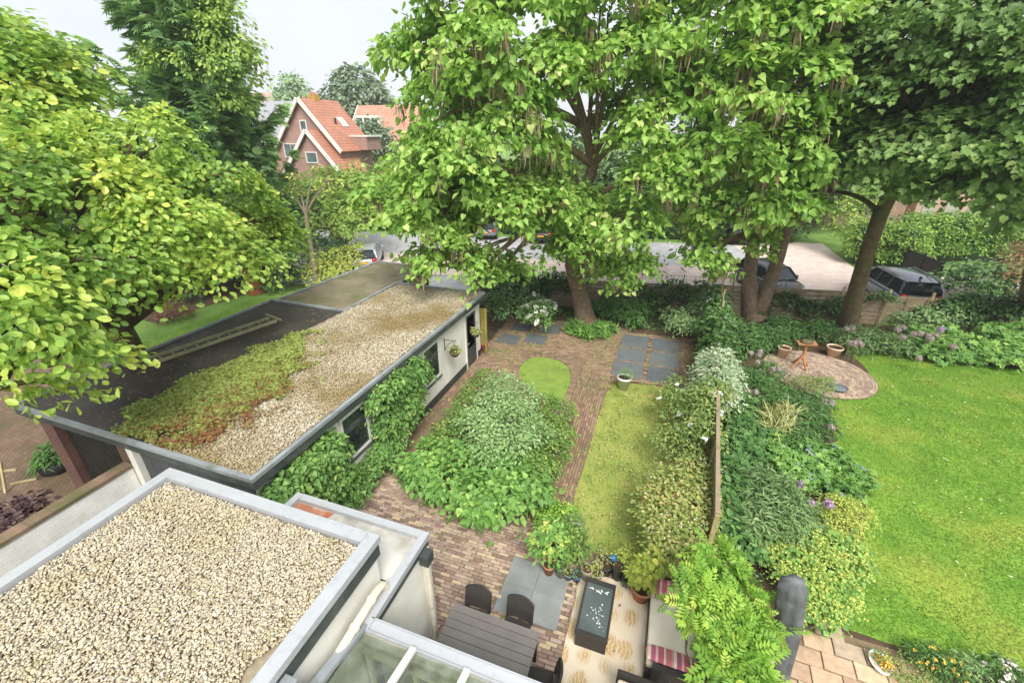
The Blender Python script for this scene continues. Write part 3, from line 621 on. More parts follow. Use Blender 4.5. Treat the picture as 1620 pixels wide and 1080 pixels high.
# ------------------------------------------------------------------ FLAT ROOFED EXTENSION WITH THE PALE GRAVEL (nearest)
ext = empty('house_extension', label='white walled flat roofed house extension covered in pale gravel, nearest the viewer', cat='building')
X0, X1, Y0, Y1, ZR = -6.85, -3.0, -1.2, 3.30, 3.2
MB().box(X0+.06,X1-.06,Y0,Y1-.06,-.03,ZR-.28).build('wall', M['white_wall'], ext)
MB().box(X0+.02,X1-.02,Y0,Y1-.02,ZR-.28,ZR-.1).build('fascia', M['fascia'], ext)
MB().box(X0+.1,X1-.1,Y0,Y1-.1,ZR-.1,ZR-.07).build('roof', M['gravel_base'], ext)
def coping_run(root, pts, z, w, t, mat, joint=2.3, closed=False):
    m = MB(); n = len(pts)
    for i in range(n if closed else n-1):
        a, b = np.array(pts[i]), np.array(pts[(i+1)%n]); d = (b-a)/np.linalg.norm(b-a)
        # mitre by butting: each run stops short of the next
        a2 = a + d*(-w/2 if i%2 == 0 else w/2+.002); b2 = b + d*(w/2 if i%2 == 0 else -w/2-.002)
        L_ = np.linalg.norm(b2-a2); q = max(1, int(L_/joint)); 
        for k in range(q):
            s, e = a2+d*(L_*k/q+.002), a2+d*(L_*(k+1)/q-.002); m.bar((*s,z), (*e,z), w, t)
            if k: m.bar((*(s-d*.04),z+.003), (*(s+d*.04),z+.003), w+.006, t)
    return m.build('coping', mat, root)
coping_run(ext, [(X1-.08,Y0),(X1-.08,Y1-.08),(X0+.08,Y1-.08),(X0+.08,Y0)], ZR, .17, .1, M['coping'])
# outlet and pipe on the right face
m = MB(); m.box(X1-.015,X1+.14,1.52,1.68,ZR-.3,ZR-.12); m.build('rain_hopper', M['zinc'], ext, .01)
m = MB(); m.tube([(X1+.09,1.6,ZR-.25),(X1+.09,1.6,ZR-.62),(X1+.09,1.7,ZR-.7)], .045, 12); m.build('outlet_pipe', M['zinc'], ext)
m = MB(); m.tube([(X1+.07,1.35,2.40),(X1+.07,1.7,2.46),(X1+.07,2.3,2.53),(X1+.07,2.98,2.60),(X1+.07,3.10,2.58),(X1+.07,3.16,2.48)], .055, 12)
for y in (1.9,2.5,2.85): m.tube([(X1+.07,y,2.46+.11*(y-1.7)),(X1+.07,y+.05,2.465+.11*(y-1.7))], .066, 12)
m.build('drain_pipe', M['cream_plastic'], ext)
home(ext, (-4.9,1.2,0))
q = rng.uniform((X0+.19,Y0),(X1-.19,Y1-.19),(60000,2)); keep = ~((q[:,0] > X1-.3-.06*np.sin(q[:,1]*9)) & (q[:,1] < 1.9) & (q[:,1] > 1.35)); q = q[keep]
q = q[q[:,1] > .2]
zz = ZR-.055+rng.uniform(0,.05,len(q)); 
tag(stones('gravel', np.concatenate([q,zz[:,None]],1), rng.uniform(.011,.0225,len(q)), M['roof_gravel'], rng.uniform(0,1,len(q)), .38), 'pale cream rounded gravel covering the nearest flat roof', 'gravel', kind='stuff')

# ------------------------------------------------------------------ LOWER PORCH WITH THE SHEET ROOF
por = empty('porch', label='low white porch with a pale puddled sheet roof beside the gravel roof', cat='building')
PX0, PX1, PY0, PY1, PZ = -5.35, -2.82, 2.62, 4.16, 2.4
MB().box(PX0+.06,PX1-.06,3.32,PY1-.06,-.03,PZ-.2).box(X1+.01,PX1-.06,PY0+.15,3.32,-.03,PZ-.2).build('wall', M['white_wall'], por)
MB().box(PX0+.03,PX1-.03,3.31,PY1-.03,PZ-.2,PZ-.05).box(X1-.02,PX1-.03,PY0+.1,3.31,PZ-.2,PZ-.05).build('fascia', M['fascia'], por)
m = MB(); m.add([(PX0+.1,3.3,PZ-.03),(PX1-.1,3.3,PZ-.03),(PX1-.1,PY1-.1,PZ-.03),(PX0+.1,PY1-.1,PZ-.03)], [(0,1,2,3)]).add([(X1-.03,PY0+.1,PZ-.03),(PX1-.1,PY0+.1,PZ-.03),(PX1-.1,3.3,PZ-.03),(X1-.03,3.3,PZ-.03)], [(0,1,2,3)])
m.build('roof', M['roof_sheet'], por)
m = MB(); m.add([(PX0+.12,3.7,PZ-.024),(PX0+.75,3.8,PZ-.024),(PX0+.85,PY1-.13,PZ-.024),(PX0+.12,PY1-.13,PZ-.024)], [(0,1,2,3)]); m.build('rusty_puddle', M['rust_algae'], por)
coping_run(por, [(PX1-.06,PY0+.06),(PX1-.06,PY1-.06),(PX0+.06,PY1-.06),(PX0+.06,3.36)], PZ+.0, .12, .1, M['coping'])
m = MB(); m.box(PX1-.02,PX1+.13,3.84,4.02,PZ-.3,PZ-.1); m.box(PX1-.0,PX1+.11,3.86,4.0,PZ-.1,PZ-.09); m.build('rain_hopper', M['fascia'], por, .008)
m = MB(); m.tube([(PX1+.05,3.93,PZ-.3),(PX1+.05,3.93,.05)], .045, 12); m.build('drain_pipe', M['cream_plastic'], por)
m = MB(); m.box(PX1-.06,PX1+.0,3.98,PY1-.05,0,PZ-.2); m.build('corner_strip', M['white_paint'], por)
home(por, (-4,3.7,0))

# ------------------------------------------------------------------ GLASS ROOFED CONSERVATORY
con = empty('conservatory', label='conservatory with a sloping glass roof and grey front gutter', cat='building')
gz0, gz1, gy0, gy1 = 2.42, 3.15, 2.60, -.6
m = MB(); m.bar((-2.86,2.69,2.36),(1.6,2.69,2.36),.16,.1); m.bar((-2.86,2.765,2.39),(1.6,2.765,2.39),.012,.12); m.bar((-2.86,2.61,2.39),(1.6,2.61,2.39),.012,.12); m.build('gutter', M['coping'], con)
def gpt(x, u, dz=0): return (x, gy0+(gy1-gy0)*u-.02, gz0+(gz1-gz0)*u+dz)
m = MB(); m.add([gpt(-2.9,0,.0),gpt(-2.9,1,.0),gpt(1.6,1,.0),gpt(1.6,0,.0)], [(0,1,2,3)]); m.build('glass_pane', M['glass'], con)
for x in (-2.17,-1.47,-.77,-.07,.63):
    m = MB(); m.bar(gpt(x,-.01,.03),gpt(x,1,.03),.075,.05); m.build('glazing_bar', M['white_paint'], con)
    m = MB(); m.bar(gpt(x,.0,-.05),gpt(x,1,-.05),.05,.1); m.build('rafter', M['hood_grey'], con)
m = MB(); m.bar(gpt(-2.9,-.02,.04),gpt(-2.9,1,.04),.11,.06); m.build('edge_flashing', M['coping_dull'], con)
m = MB(); m.bar((-2.88,2.55,2.36),(1.6,2.55,2.36),.1,.07); m.bar((-2.88,2.54,2.28),(1.6,2.54,2.28),.2,.07); m.build('front_beam', M['cream_plastic'], con)
m = MB(); m.box(-2.88,1.6,2.5,2.56,0,.5); m.build('front_wall', M['white_wall'], con)
for x in (-2.84,-2.15,-1.45,-.75,-.05,.65):
    m = MB(); m.box(x,x+.07,2.495,2.565,.5,2.24); m.build('window_post', M['cream_plastic'], con)
m = MB(); m.box(-2.88,1.6,-.6,2.5,-.02,.03); m.build('floor', surf('conservatory_floor','b8b8ac','a8a89c',2,.5), con)
m = MB(); m.box(-2.9,-2.86,-.6,2.5,.03,2.4); m.build('side_wall', M['white_wall'], con)
m = MB(); m.add([(-2.77,2.53,.5),(1.6,2.53,.5),(1.6,2.53,2.24),(-2.77,2.53,2.24)], [(0,1,2,3)]); m.build('front_glass', M['glass'], con)
m = MB(); m.tube([(-1.75,1.6,2.55),(-1.75,1.6,1.9)], .006, 6); m.lathe([(.02,1.95),(.12,1.9),(.2,1.72),(.18,1.7),(.1,1.86)], (-1.75,1.6,0), 16); m.build('pendant_lamp', M['zinc'], con)
home(con, (-.6,1,0))

# ------------------------------------------------------------------ LONG GARDEN SHED WITH CARPORT
sh = empty('garden_shed', label='long low white garden shed with a flat roof of bitumen, sedum and gravel', cat='building')
SX, SZ = -6.38, 2.55               # the wall towards the garden, the roof edge
SF, SB = 4.05, 14.30
MB().box(-9.35,SX,SF+.12,SB,.28,SZ-.22).build('wall', M['white_wall'], sh)
MB().box(-9.33,SX+.015,SF+.14,SB-.02,-.02,.28).build('plinth', M['black_board'], sh)
m = MB()
for i in range(11): m.box(-9.36+i*.27,-9.36+i*.27+.262,SF+.085,SF+.12,.1,SZ-.22)
m.build('front_boarding', M['black_board'], sh)
m = MB(); m.box(-9.56,-9.38,SF-.02,SF+.13,-.02,SZ-.22); m.build('corner_post', M['white_paint'], sh)
m = MB(); m.prism([(SX+.2,SF-.02),(SX+.2,SB+.08),(-9.95,SB+.08),(-9.95,11.2),(-13.1,11.2),(-13.1,SF-.02)], SZ-.22, SZ-.04); m.build('fascia', M['fascia'], sh)
m = MB(); m.prism([(SX+.12,SF+.06),(SX+.12,SB),(-9.9,SB),(-9.9,11.12),(-13.02,11.12),(-13.02,SF+.06)], SZ-.04, SZ-.02); m.build('roof', M['bitumen'], sh)
coping_run(sh, [(-9.93,11.16),(-9.93,SB+.06),(SX+.17,SB+.06),(SX+.17,SF),(-13.0,SF)], SZ, .09, .08, M['coping_dull'])
m = MB(); m.bar((-13.05,SF-.04,SZ),(-13.05,11.1,SZ),.09,.08); m.bar((-13.1,11.16,SZ),(-9.99,11.16,SZ),.09,.08); m.build('coping', M['coping_dull'], sh)
# windows and door of the garden side
def shed_window(y0, y1, z0, z1):
    f = MB(); x = SX
    for a,b,c,d in ((y0-.07,y0,z0-.07,z1+.07),(y1,y1+.07,z0-.07,z1+.07),(y0,y1,z1,z1+.07),(y0,y1,z0-.07,z0)): f.box(x-.05,x+.035,a,b,c,d)
    w = f.build('window', M['white_paint'], sh)
    zt = z0+(z1-z0)*.68
    f = MB(); f.box(x-.03,x+.025,y0,y1,zt-.03,zt+.03)
    for c,d in ((z0,zt-.03),(zt+.03,z1)): f.box(x-.03,x+.02,y0,y0+.05,c,d).box(x-.03,x+.02,y1-.05,y1,c,d).box(x-.03,x+.02,y0+.05,y1-.05,d-.045,d).box(x-.03,x+.02,y0+.05,y1-.05,c,c+.045)
    f.build('casement', M['fascia'], w)
    f = MB(); f.box(x-.01,x+.008,y0+.03,y1-.03,z0+.02,z1-.02); f.build('pane', M['dark_glass'], w)
    f = MB(); f.box(x-.02,x+.07,y0-.1,y1+.1,z0-.12,z0-.07); f.build('sill', M['fascia'], w)
shed_window(6.45,7.25,1.02,2.1); shed_window(10.1,10.95,.95,2.08)
d0, d1 = 13.05, 13.88
f = MB(); f.box(SX-.05,SX+.03,d0-.08,d0,-.01,2.16).box(SX-.05,SX+.03,d1,d1+.08,-.01,2.16).box(SX-.05,SX+.03,d0,d1,2.08,2.16); dr = f.build('door_frame', M['white_paint'], sh)
f = MB(); f.box(SX-.03,SX+.012,d0+.01,d1-.01,.0,.75).box(SX-.03,SX+.012,d0+.01,d0+.12,.75,2.07).box(SX-.03,SX+.012,d1-.12,d1-.01,.75,2.07).box(SX-.03,SX+.012,d0+.12,d1-.12,1.97,2.07); f.box(SX+.012,SX+.02,d0+.14,d1-.14,.15,.62); door = f.build('door', M['fascia'], sh)
f = MB(); f.box(SX-.02,SX-.0,d0+.12,d1-.12,.75,1.97); f.build('pane', M['dark_glass'], door)
f = MB(); f.tube([(SX+.01,d0+.06,1.0),(SX+.06,d0+.06,1.0),(SX+.06,d0+.17,1.0)], .011, 8); f.build('handle', M['zinc'], door)
# carport side
m = MB(); m.box(-12.35,-11.9,4.05,4.5,-.02,SZ-.22); m.build('brick_pillar', M['pillar_brick'], sh)
m = MB(); m.box(-9.95,-9.57,4.08,4.3,-.02,SZ-.22); m.build('brick_pillar', M['pillar_brick'], sh)
m = MB(); m.box(-12.75,-12.35,10.6,11.0,-.02,SZ-.22); m.build('brick_pillar', M['pillar_brick'], sh)
m = MB(); m.box(-9.45,-9.35,4.4,SB,-.02,SZ-.22); m.build('back_wall', M['pillar_brick'], sh)
home(sh, (-8,9,0))
gt = empty('carport_gate', label='black slatted gate between two brick pillars under the shed roof', cat='gate')
m = MB()
for i in range(17): m.box(-11.88+i*.114,-11.88+i*.114+.085,4.2,4.23,.06,2.2)
m.build('slat_panel', M['black_slat'], gt); m = MB(); m.box(-11.89,-9.96,4.231,4.27,.25,.33).box(-11.89,-9.96,4.231,4.27,1.95,2.03).box(-11.89,-9.96,4.29,4.31,.06,2.2); m.build('gate_frame', M['black_slat'], gt); home(gt, (-10.9,4.2,0))

r2 = empty('lean_to', label='flat mossy bitumen roofed lean to behind the shed, towards the street', cat='building')
m = MB(); m.box(-12.7,-10.0,11.35,16.9,-.02,2.2); m.build('wall', M['pillar_brick'], r2)
m = MB(); m.prism([(-13.15,11.28),(-9.99,11.28),(-9.99,17.1),(-12.75,17.1)],2.2,2.42); m.build('fascia', M['fascia'], r2)
m = MB(); m.prism([(-13.1,11.33),(-10.04,11.33),(-10.04,17.05),(-12.7,17.05)],2.42,2.44); m.build('roof', M['bitumen_moss'], r2)
m = MB(); m.bar((-13.1,11.3,2.46),(-12.72,17.06,2.46),.09,.07); m.bar((-12.66,17.06,2.46),(-10.1,17.06,2.46),.09,.07); m.bar((-10.03,14.5,2.46),(-10.03,17.1,2.46),.09,.07); m.build('coping', M['coping_dull'], r2); home(r2, (-11.4,14,0))

# gravel and sedum lying on the shed roof
SED = [(-9.85,4.15),(-10.25,4.7),(-10.45,5.6),(-10.3,6.6),(-10.12,7.6),(-10.15,8.5),(-9.85,9.0),(-9.5,8.7),(-8.95,8.0),(-8.3,7.2),(-7.95,6.2),(-7.85,5.2),(-8.1,4.5),(-8.6,4.12)]
GRV = [(-6.32,4.12),(-6.32,14.25),(-9.82,14.25),(-9.88,11.0),(-9.95,9.2),(-9.7,8.9),(-9.0,7.6),(-8.6,6.5),(-8.4,5.0),(-8.9,4.12)]
gb = MB(); gb.add([(x,y,SZ-.0185) for x,y in GRV[::-1]],[tuple(range(len(GRV)))]); gbo = gb.build('gravel_bed', M['gravel_base'], sh); gbo.matrix_parent_inverse = Matrix.Translation(-Vector(sh.location))
q = pts_in(GRV, 34000); z = SZ-.008+rng.uniform(0,.03,len(q))
tag(stones('gravel', np.concatenate([q,z[:,None]],1), rng.uniform(.015,.028,len(q)), M['shed_gravel'], rng.uniform(0,1,len(q))), 'weathered gravel with brown moss on the long shed roof', 'gravel', kind='stuff')
sp = smooth_poly(SED,2); q = pts_in([(-10.9,4.1),(-7.2,4.1),(-7.2,9.6),(-10.9,9.6)], 46000); sp_ = np.array(sp); dmin = np.min(np.linalg.norm(q[:,None]-sp_[None],axis=2),axis=1)*np.where(inpoly(q,sp),1,-1); wob = .17*np.sin(q[:,0]*5.1+1.7*np.sin(q[:,1]*3.7))+.14*np.sin(q[:,1]*6.3+2*np.sin(q[:,0]*4.1))+rng.normal(size=len(q))*.17; q = q[(dmin+wob*np.where(q[:,0]>-9.9,1.5,.6) > 0)&(q[:,0]>-10.55)]; cn = np.array([-8.1,5.2]); e = np.clip((q[:,0]+9.9)/1.9*.75+(5.6-q[:,1])*.16+rng.normal(size=len(q))*.12,-.3,1.4)
dens = rng.uniform(0,1,len(q)) < np.clip(1.35-e*.75,.25,1); q, e = q[dens], e[dens]; N = len(q)
hgt = .02+.05*(.5+.5*np.sin(q[:,0]*4)*np.sin(q[:,1]*3.3))+rng.uniform(0,.05,N)
tag(leaves('sedum', np.concatenate([q,(SZ+hgt)[:,None]],1), np.array([0,0,1])+rng.normal(size=(N,3))*.5, rng.normal(size=(N,3)), rng.uniform(.03,.06,N), T_PALM, np.clip(.98-e*.74+rng.normal(size=N)*.22+.12*np.sin(q[:,0]*7+3*np.sin(q[:,1]*5)),0,1), LV['sedum']), 'green to rust red sedum mat creeping over the shed roof', 'sedum', kind='stuff')
q = pts_in([(-12.8,4.3),(-9.6,4.3),(-9.9,11),(-12.8,11)], 700); N = len(q)
tag(leaves('fallen_leaf', np.concatenate([q,np.full((N,1),SZ-.005)],1), np.array([0,0,1])+rng.normal(size=(N,3))*.15, rng.normal(size=(N,3)), rng.uniform(.03,.08,N), T_DIA, rng.uniform(0,1,N), LV['brown']), 'small brown fallen leaves strewn on the dark bitumen roof', 'litter', kind='stuff')

ld = empty('wooden_ladder', label='long mossy wooden ladder lying on the dark shed roof', cat='ladder')
a = np.array([-12.0,6.15,SZ+.05]); b = np.array([-11.35,10.4,SZ+.07]); a = np.array(W(222,576,SZ+.05)); b = np.array(W(432,505,SZ+.07)); dv = (b-a)/np.linalg.norm(b-a); sd = np.array([dv[1],-dv[0],0])*.2; ln = np.linalg.norm(b-a)
for s in (1,-1): m = MB(); m.bar(a+sd*s,b+sd*s,.045,.09); m.build('rail', M['ladder_wood'], ld)
m = MB(); m.bar(b+dv*.02-sd*2.1+np.array([0,0,.07]),b+dv*.02+sd*2.1+np.array([0,0,.07]),.06,.05); m.build('stabiliser_bar', M['ladder_wood'], ld)
nr = int(ln/.28)
for i in range(nr): p = a+dv*(ln*(i+.5)/nr); m = MB(); m.bar(p-sd,p+sd,.03,.035); m.build('rung', M['ladder_wood'], ld)
home(ld, tuple(a))

# ------------------------------------------------------------------ LEFT: WHITE WALL, WALL TOP BRICKS
gw = empty('garden_wall', label='white painted brick garden wall with a mossy brick coping, left of the gravel roof', cat='wall')
m = MB(); m.box(-9.78,-9.58,-2,4.03,-.02,1.86); m.build('wall', M['white_brick'], gw); m = MB(); m.box(-9.82,-9.56,-2,4.04,1.86,1.93); m.build('coping', M['coping_brick'], gw); home(gw, (-9.7,1,0))

# ------------------------------------------------------------------ FENCES
def fence_run(label, s0, s1, h, nb, group=None, post_every=1.85, mat='wood_grey', off=0.):
    fr = empty('wooden_fence', label=label, cat='fence', group=group); n = max(1, round((s1-s0)/post_every)); st = (s1-s0)/n
    for i in range(n+1):
        p = np.array(fp(s0+i*st, off)); m = MB(); m.bar((*p,-.02),(*p,h+.16+.05*math.sin(i*7)),.09,.09,(1,0,0)); m.build('post', M['wood_post'], fr)
    for i in range(n):
        m = MB(); nbd = int(h/.1)
        for j in range(nbd):
            zc = .06+j*.1; a = np.array([*fp(s0+i*st+.05, off+(.012 if j%2 else -.012)),zc+random.uniform(-.006,.006)]); b = np.array([*fp(s0+(i+1)*st-.05, off+(.012 if j%2 else -.012)),zc+random.uniform(-.006,.006)]); m.bar(a,b,.014,.094)
        for u in (.04,.5,.96): p = fp(s0+.05+(i+u)*st-.1*u, off-.03); m.bar((*p,.03),(*p,h),.02,.04,(1,0,0))
        m.build('fence_panel', M[mat], fr)
    home(fr, (*fp((s0+s1)/2, off),0)); return fr
fence_run('low brown woven plank fence behind the big catalpa trunk', -9.5, 1.95, 1.45, 14)
fence_run('weathered plank fence behind the twin trunked tree', 2.15, 9.6, 1.5, 14)
fence_run('ivy grown plank fence in front of the black car', 9.6, 17.2, 1.35, 14, off=.25)
fence_run('old plank fence at the far right end of the garden', 17.2, 26, 1.35, 14, off=.6)
mf = empty('mesh_fence', label='low grey wire mesh fence along the pavement', cat='fence')
m = MB()
for i in range(60): p = fp(-6+i*.2, 1.2); m.tube([(*p,0),(*p,1.5)], .006, 4, cap=False)
for j in range(8): m.tube([(*fp(-6,1.2),.1+j*.2),(*fp(5.8,1.2),.1+j*.2)], .006, 4, cap=False)
m.build('wire_panel', M['zinc'], mf)
for i in range(6): p = fp(-6+i*2.36,1.2); m = MB(); m.tube([(*p,0),(*p,1.6)], .025, 8); m.build('post', M['zinc'], mf)
home(mf, (*fp(0,1.2),0))

# the fence between the two gardens, seen almost end on
df = empty('dividing_fence', label='grey wooden fence dividing the two gardens, buried in shrubs', cat='fence')
DL = [(2.28,19.6),(2.06,15.5),(1.86,12.0),(1.70,9.2),(1.56,6.9)]
for i in range(4):
    a, b = np.array(DL[i]), np.array(DL[i+1]); m = MB(); n = 18
    for j in range(16): m.bar((*(a*.99+b*.01),.06+j*.1),(*(b*.99+a*.01),.06+j*.1),.02 if j%2 else .03,.096)
    m.build('fence_panel', M['wood_grey'], df)
    m = MB(); m.bar((*a,1.655),(*b,1.655),.085,.03); m.build('top_rail', M['wood_grey'], df)
for a in DL: m = MB(); m.bar((*a,-.02),(*a,1.635),.08,.08,(1,0,0)); m.build('post', M['wood_post'], df)
home(df, (2,12,0))
tp = empty('trellis_post', label='tall thin wooden poles at the far end of the dividing fence', cat='trellis')
for dx,dy,h in ((0,0,2.75),(.04,-.8,2.3),(-.03,-1.7,2.1)): m = MB(); m.bar((2.32+dx,19.5+dy,0),(2.32+dx+.03,19.5+dy,h),.07,.07,(1,0,0)); m.build('pole', M['wood_post'], tp)
for z in (1.95,2.15): m = MB(); m.bar((2.33,19.55,z),(2.31,17.75,z-.05),.03,.03); m.build('rail', M['wood_post'], tp)
home(tp, (2.3,19.2,0))
ms = empty('mossy_screen', label='mossy yellow green wooden screen at the far corner of the white shed', cat='screen')
m = MB()
for j in range(11): m.box(SX-.02,SX+.24,14.40+(.008 if j%2 else 0),14.425+(.008 if j%2 else 0),.05+j*.17,.05+j*.17+.16)
m.build('board_panel', M['wood_mossy'], ms); m = MB(); m.box(SX+.18,SX+.25,14.32,14.395,-.02,1.95); m.build('post', M['wood_mossy'], ms); home(ms, (SX+.2,14.4,0))

# black composite screen beyond the street
bs = empty('black_screen', label='black panelled fence section standing behind the black car', cat='fence')
a = np.array(W2(1421,436)); b = np.array(W2(1474,462)); dv = (b-a)/np.linalg.norm(b-a); ln = np.linalg.norm(b-a)
for i in range(2):
    p, q = a+dv*ln*i/2, a+dv*ln*(i+1)/2; m = MB(); m.bar((*p,.85),(*q,.85),.03,1.6); m.build('fence_panel', M['black_slat'], bs)
for i in range(3): p = a+dv*ln*i/2; m = MB(); m.bar((*p,-.03),(*p,1.78),.09,.09,(1,0,0)); m.build('post', M['black_metal'], bs)
home(bs, (*((a+b)/2),0))

# ------------------------------------------------------------------ HOUSES BEYOND
def house(name, label, P, rdir, half, drop, length, wallh, overhang=.3, brick='house_brick', tiles=None, trim='white_paint'):
    """gabled house: P ridge end towards us, rdir along the ridge away from us"""
    r = np.array([*rdir,0.]); r /= np.linalg.norm(r); g = np.array([r[1],-r[0],0]); P = np.array(P); h = empty(name, label=label, cat='house')
    z = np.array([0,0,1.]); E = [P+g*half*s-z*drop for s in (1,-1)]
    base = P[2]-drop-wallh
    f = lambda p, zz: np.array([p[0],p[1],zz])
    m = MB(); o = r*length
    A, B = E[0], E[1]
    pts = [f(A,base),A,P,B,f(B,base)]
    m.slab(pts, o); m.build('wall', M[brick], h)
    rt = MB(); sl = np.array([half,drop])/math.hypot(half,drop)
    for s in (1,-1):
        e = P+g*half*s-z*drop; ext_ = g*s*sl[0]*.45-z*sl[1]*.45; nrm = g*s*sl[1]+z*sl[0]; u = nrm*.03
        rt.slab([P+u-r*overhang,e+ext_+u-r*overhang,e+ext_+u+o+r*overhang,P+u+o+r*overhang] if s==1 else [P+u-r*overhang,P+u+o+r*overhang,e+ext_+u+o+r*overhang,e+ext_+u-r*overhang], nrm*.12)
    roof = rt.build('roof', tiles, h)
    for s in (1,-1):
        e = P+g*half*s-z*drop; ext_ = g*s*sl[0]*.45-z*sl[1]*.45; q = MB(); nrm = g*s*sl[1]+z*sl[0]
        q.bar(P+nrm*.04-r*(overhang+.05)-z*0, e+ext_+nrm*.04-r*(overhang+.05), .12, .34, nrm); q.build('barge_board', M[trim], h)
    return h, r, g, roof
def house_window(h, c, r, g, w, hh, nx=1, ny=1, out=.02, frame='white_paint', glass='house_glass'):
    c = np.array(c); z = np.array([0,0,1.]); t = .09; f = MB(); n = -r
    for a, b in ((c-g*(w/2+t)+z*(hh/2+t/2), c+g*(w/2+t)+z*(hh/2+t/2)), (c-g*(w/2+t)-z*(hh/2+t/2), c+g*(w/2+t)-z*(hh/2+t/2))): f.bar(a+n*out,b+n*out,.1,t)
    for s in (1,-1): f.bar(c+g*s*(w/2+t/2)-z*hh/2+n*out, c+g*s*(w/2+t/2)+z*hh/2+n*out, t, .1, tuple(n))
    for i in range(1,nx): f.bar(c+g*(-w/2+w*i/nx)-z*hh/2+n*out, c+g*(-w/2+w*i/nx)+z*hh/2+n*out, .05, .07, tuple(n))
    for i in range(1,ny): f.bar(c-g*w/2+z*(-hh/2+hh*i/ny)+n*out, c+g*w/2+z*(-hh/2+hh*i/ny)+n*out, .07, .05)
    wd = f.build('window', M[frame], h); q = MB(); e = n*(out-.0)
    q.slab([c-g*w/2-z*hh/2+e,c+g*w/2-z*hh/2+e,c+g*w/2+z*hh/2+e,c-g*w/2+z*hh/2+e], tuple(r*.03)); q.build('pane', M[glass], wd); return wd
Pk = np.array(R(474,157,50)); RD = np.array([.0173,.99985])
TILE = tile_mat('orange_tile', 'c08a70', 'b0785f', RD)
h, r, g, roof = house('brick_house', 'brick house with a steep orange tiled roof and white barge boards', Pk, RD, 3.75, 4.1, 4.6, 6.5, tiles=TILE)
Z = np.array([0,0,1.])
house_window(h, Pk-Z*2.2-g*.1, r, g, .62, .8)
house_window(h, Pk-Z*4.35-g*1.75, r, g, 2.4, 1.1, 3, 1)
# cat slide wing in front
Pw = Pk-r*1.3+g*1.45-Z*2.6
m = MB(); hw, dp = 3.1, 3.4
A, B = Pw+g*hw-Z*dp, Pw-g*hw-Z*dp; bz = lambda p: np.array([p[0],p[1],-.03])
m.slab([bz(A),A,Pw,B,bz(B)], r*1.28); m.build('wing_wall', M['house_brick'], h)
q = MB(); sl = np.array([hw,dp])/math.hypot(hw,dp)
for s in (1,-1):
    nn = g*s*sl[1]+Z*sl[0]; e = Pw+g*s*hw-Z*dp+g*s*sl[0]*.4-Z*sl[1]*.4
    ps = [Pw-r*.25+nn*.02,e-r*.25+nn*.02,e+r*3.4+nn*.02,Pw+r*3.4+nn*.02]; q.slab(ps if s==1 else [ps[0],ps[3],ps[2],ps[1]], nn*.1)
q.build('wing_roof', TILE, h)
for s in (1,-1):
    nn = g*s*sl[1]+Z*sl[0]; e = Pw+g*s*hw-Z*dp+g*s*sl[0]*.4-Z*sl[1]*.4; q = MB(); q.bar(Pw-r*.3+nn*.03,e-r*.3+nn*.03,.12,.32,nn); q.build('barge_board', M['white_paint'], h)
house_window(h, Pw-Z*2.25, r, g, 1.15, .8)
q = MB(); c = Pk+r*2.0-g*.2-Z*.1; q.bar(c-Z*.8,c+Z*.55,.9,.65,tuple(r)); ch = q.build('chimney', M['ochre'], h)
for i in range(3): q = MB(); p = c+Z*.55+g*(-.3+.3*i)*0+r*(-.25+.25*i); q.tube([p,p+Z*.25],.09,8); q.build('chimney_pot', M['terracotta'], ch)
sn = (g*4.1+Z*3.75)/math.hypot(4.1,3.75); dn = (g*3.75-Z*4.1)/math.hypot(4.1,3.75)
c = Pk+r*3.1+dn*2.1+sn*.14
q = MB(); q.slab([c-r*.4,c-r*.4+dn*1.1,c+r*.35+dn*1.1,c+r*.35], sn*.08); q.build('skylight', M['lamp_clear'], h)
c = Pk+r*1.9+dn*2.9+sn*.12; q = MB(); q.tube([c,c+Z*.55],.09,8); q.build('vent_pipe', M['black_metal'], h)
# dormer on the right slope
c = Pk+r*3.5+dn*4.6; q = MB(); q.bar(c+g*.9-Z*.9,c+g*.9+Z*.25,1.9,2.2,tuple(r)); dm = q.build('dormer', M['house_brick'], h)
q = MB(); q.bar(c+g*.95+Z*.32-r*1.15,c+g*.95+Z*.32+r*1.15,2.2,.14); q.build('dormer_roof', M['white_paint'], dm)
home(h, tuple(bz(Pk)))

Pg = np.array(R(424,150,64)); gr = np.array([.35,.94]); 
h2, r_, g_, _ = house('grey_roof_house', 'house with a grey slate hipped roof and small dormer behind the orange roof', np.array(R(452,160,66))-np.array([8.5,0,0]), (.97,.2), 4.5, 4.8, 10.5, 6, brick='house_brick', tiles=M['slate_roof'])
c = np.array(R(453,187,60)); q = MB(); q.bar(c-Z*.7,c+Z*.6,1.3,1.0,(0,1,0)); dd_ = q.build('dormer', M['white_paint'], h2)
q = MB(); q.bar(c+Z*.68-np.array([.9,0,0]),c+Z*.68+np.array([.9,0,0]),1.3,.14); q.build('dormer_roof', M['fascia'], dd_)
q = MB(); q.bar(c+np.array([-.3,-.55,-.2]),c+np.array([.3,-.55,-.2]),.03,.6); q.build('pane', M['house_glass'], dd_)
home(h2, tuple(bz(np.array(R(447,163,66)))))
Pr = np.array(R(598,168,72)); TILE2 = tile_mat('pale_orange_tile', 'cfa08a', 'c08f78', (.98,.2))
h3, r_, g_, _ = house('brick_house', 'smaller pale orange roofed house beside the round tree', Pr-np.array([2.5,.5,0]), (.98,.18), 4.6, 4.3, 9, 6, tiles=TILE2)
rr_, gg_ = np.array([.983,.18,0]), np.array([.18,-.983,0])
c = np.array(R(584,193,68)); q = MB(); q.bar(c-rr_*1.6,c+rr_*1.6,1.2,1.5); dd_ = q.build('dormer', M['white_paint'], h3)
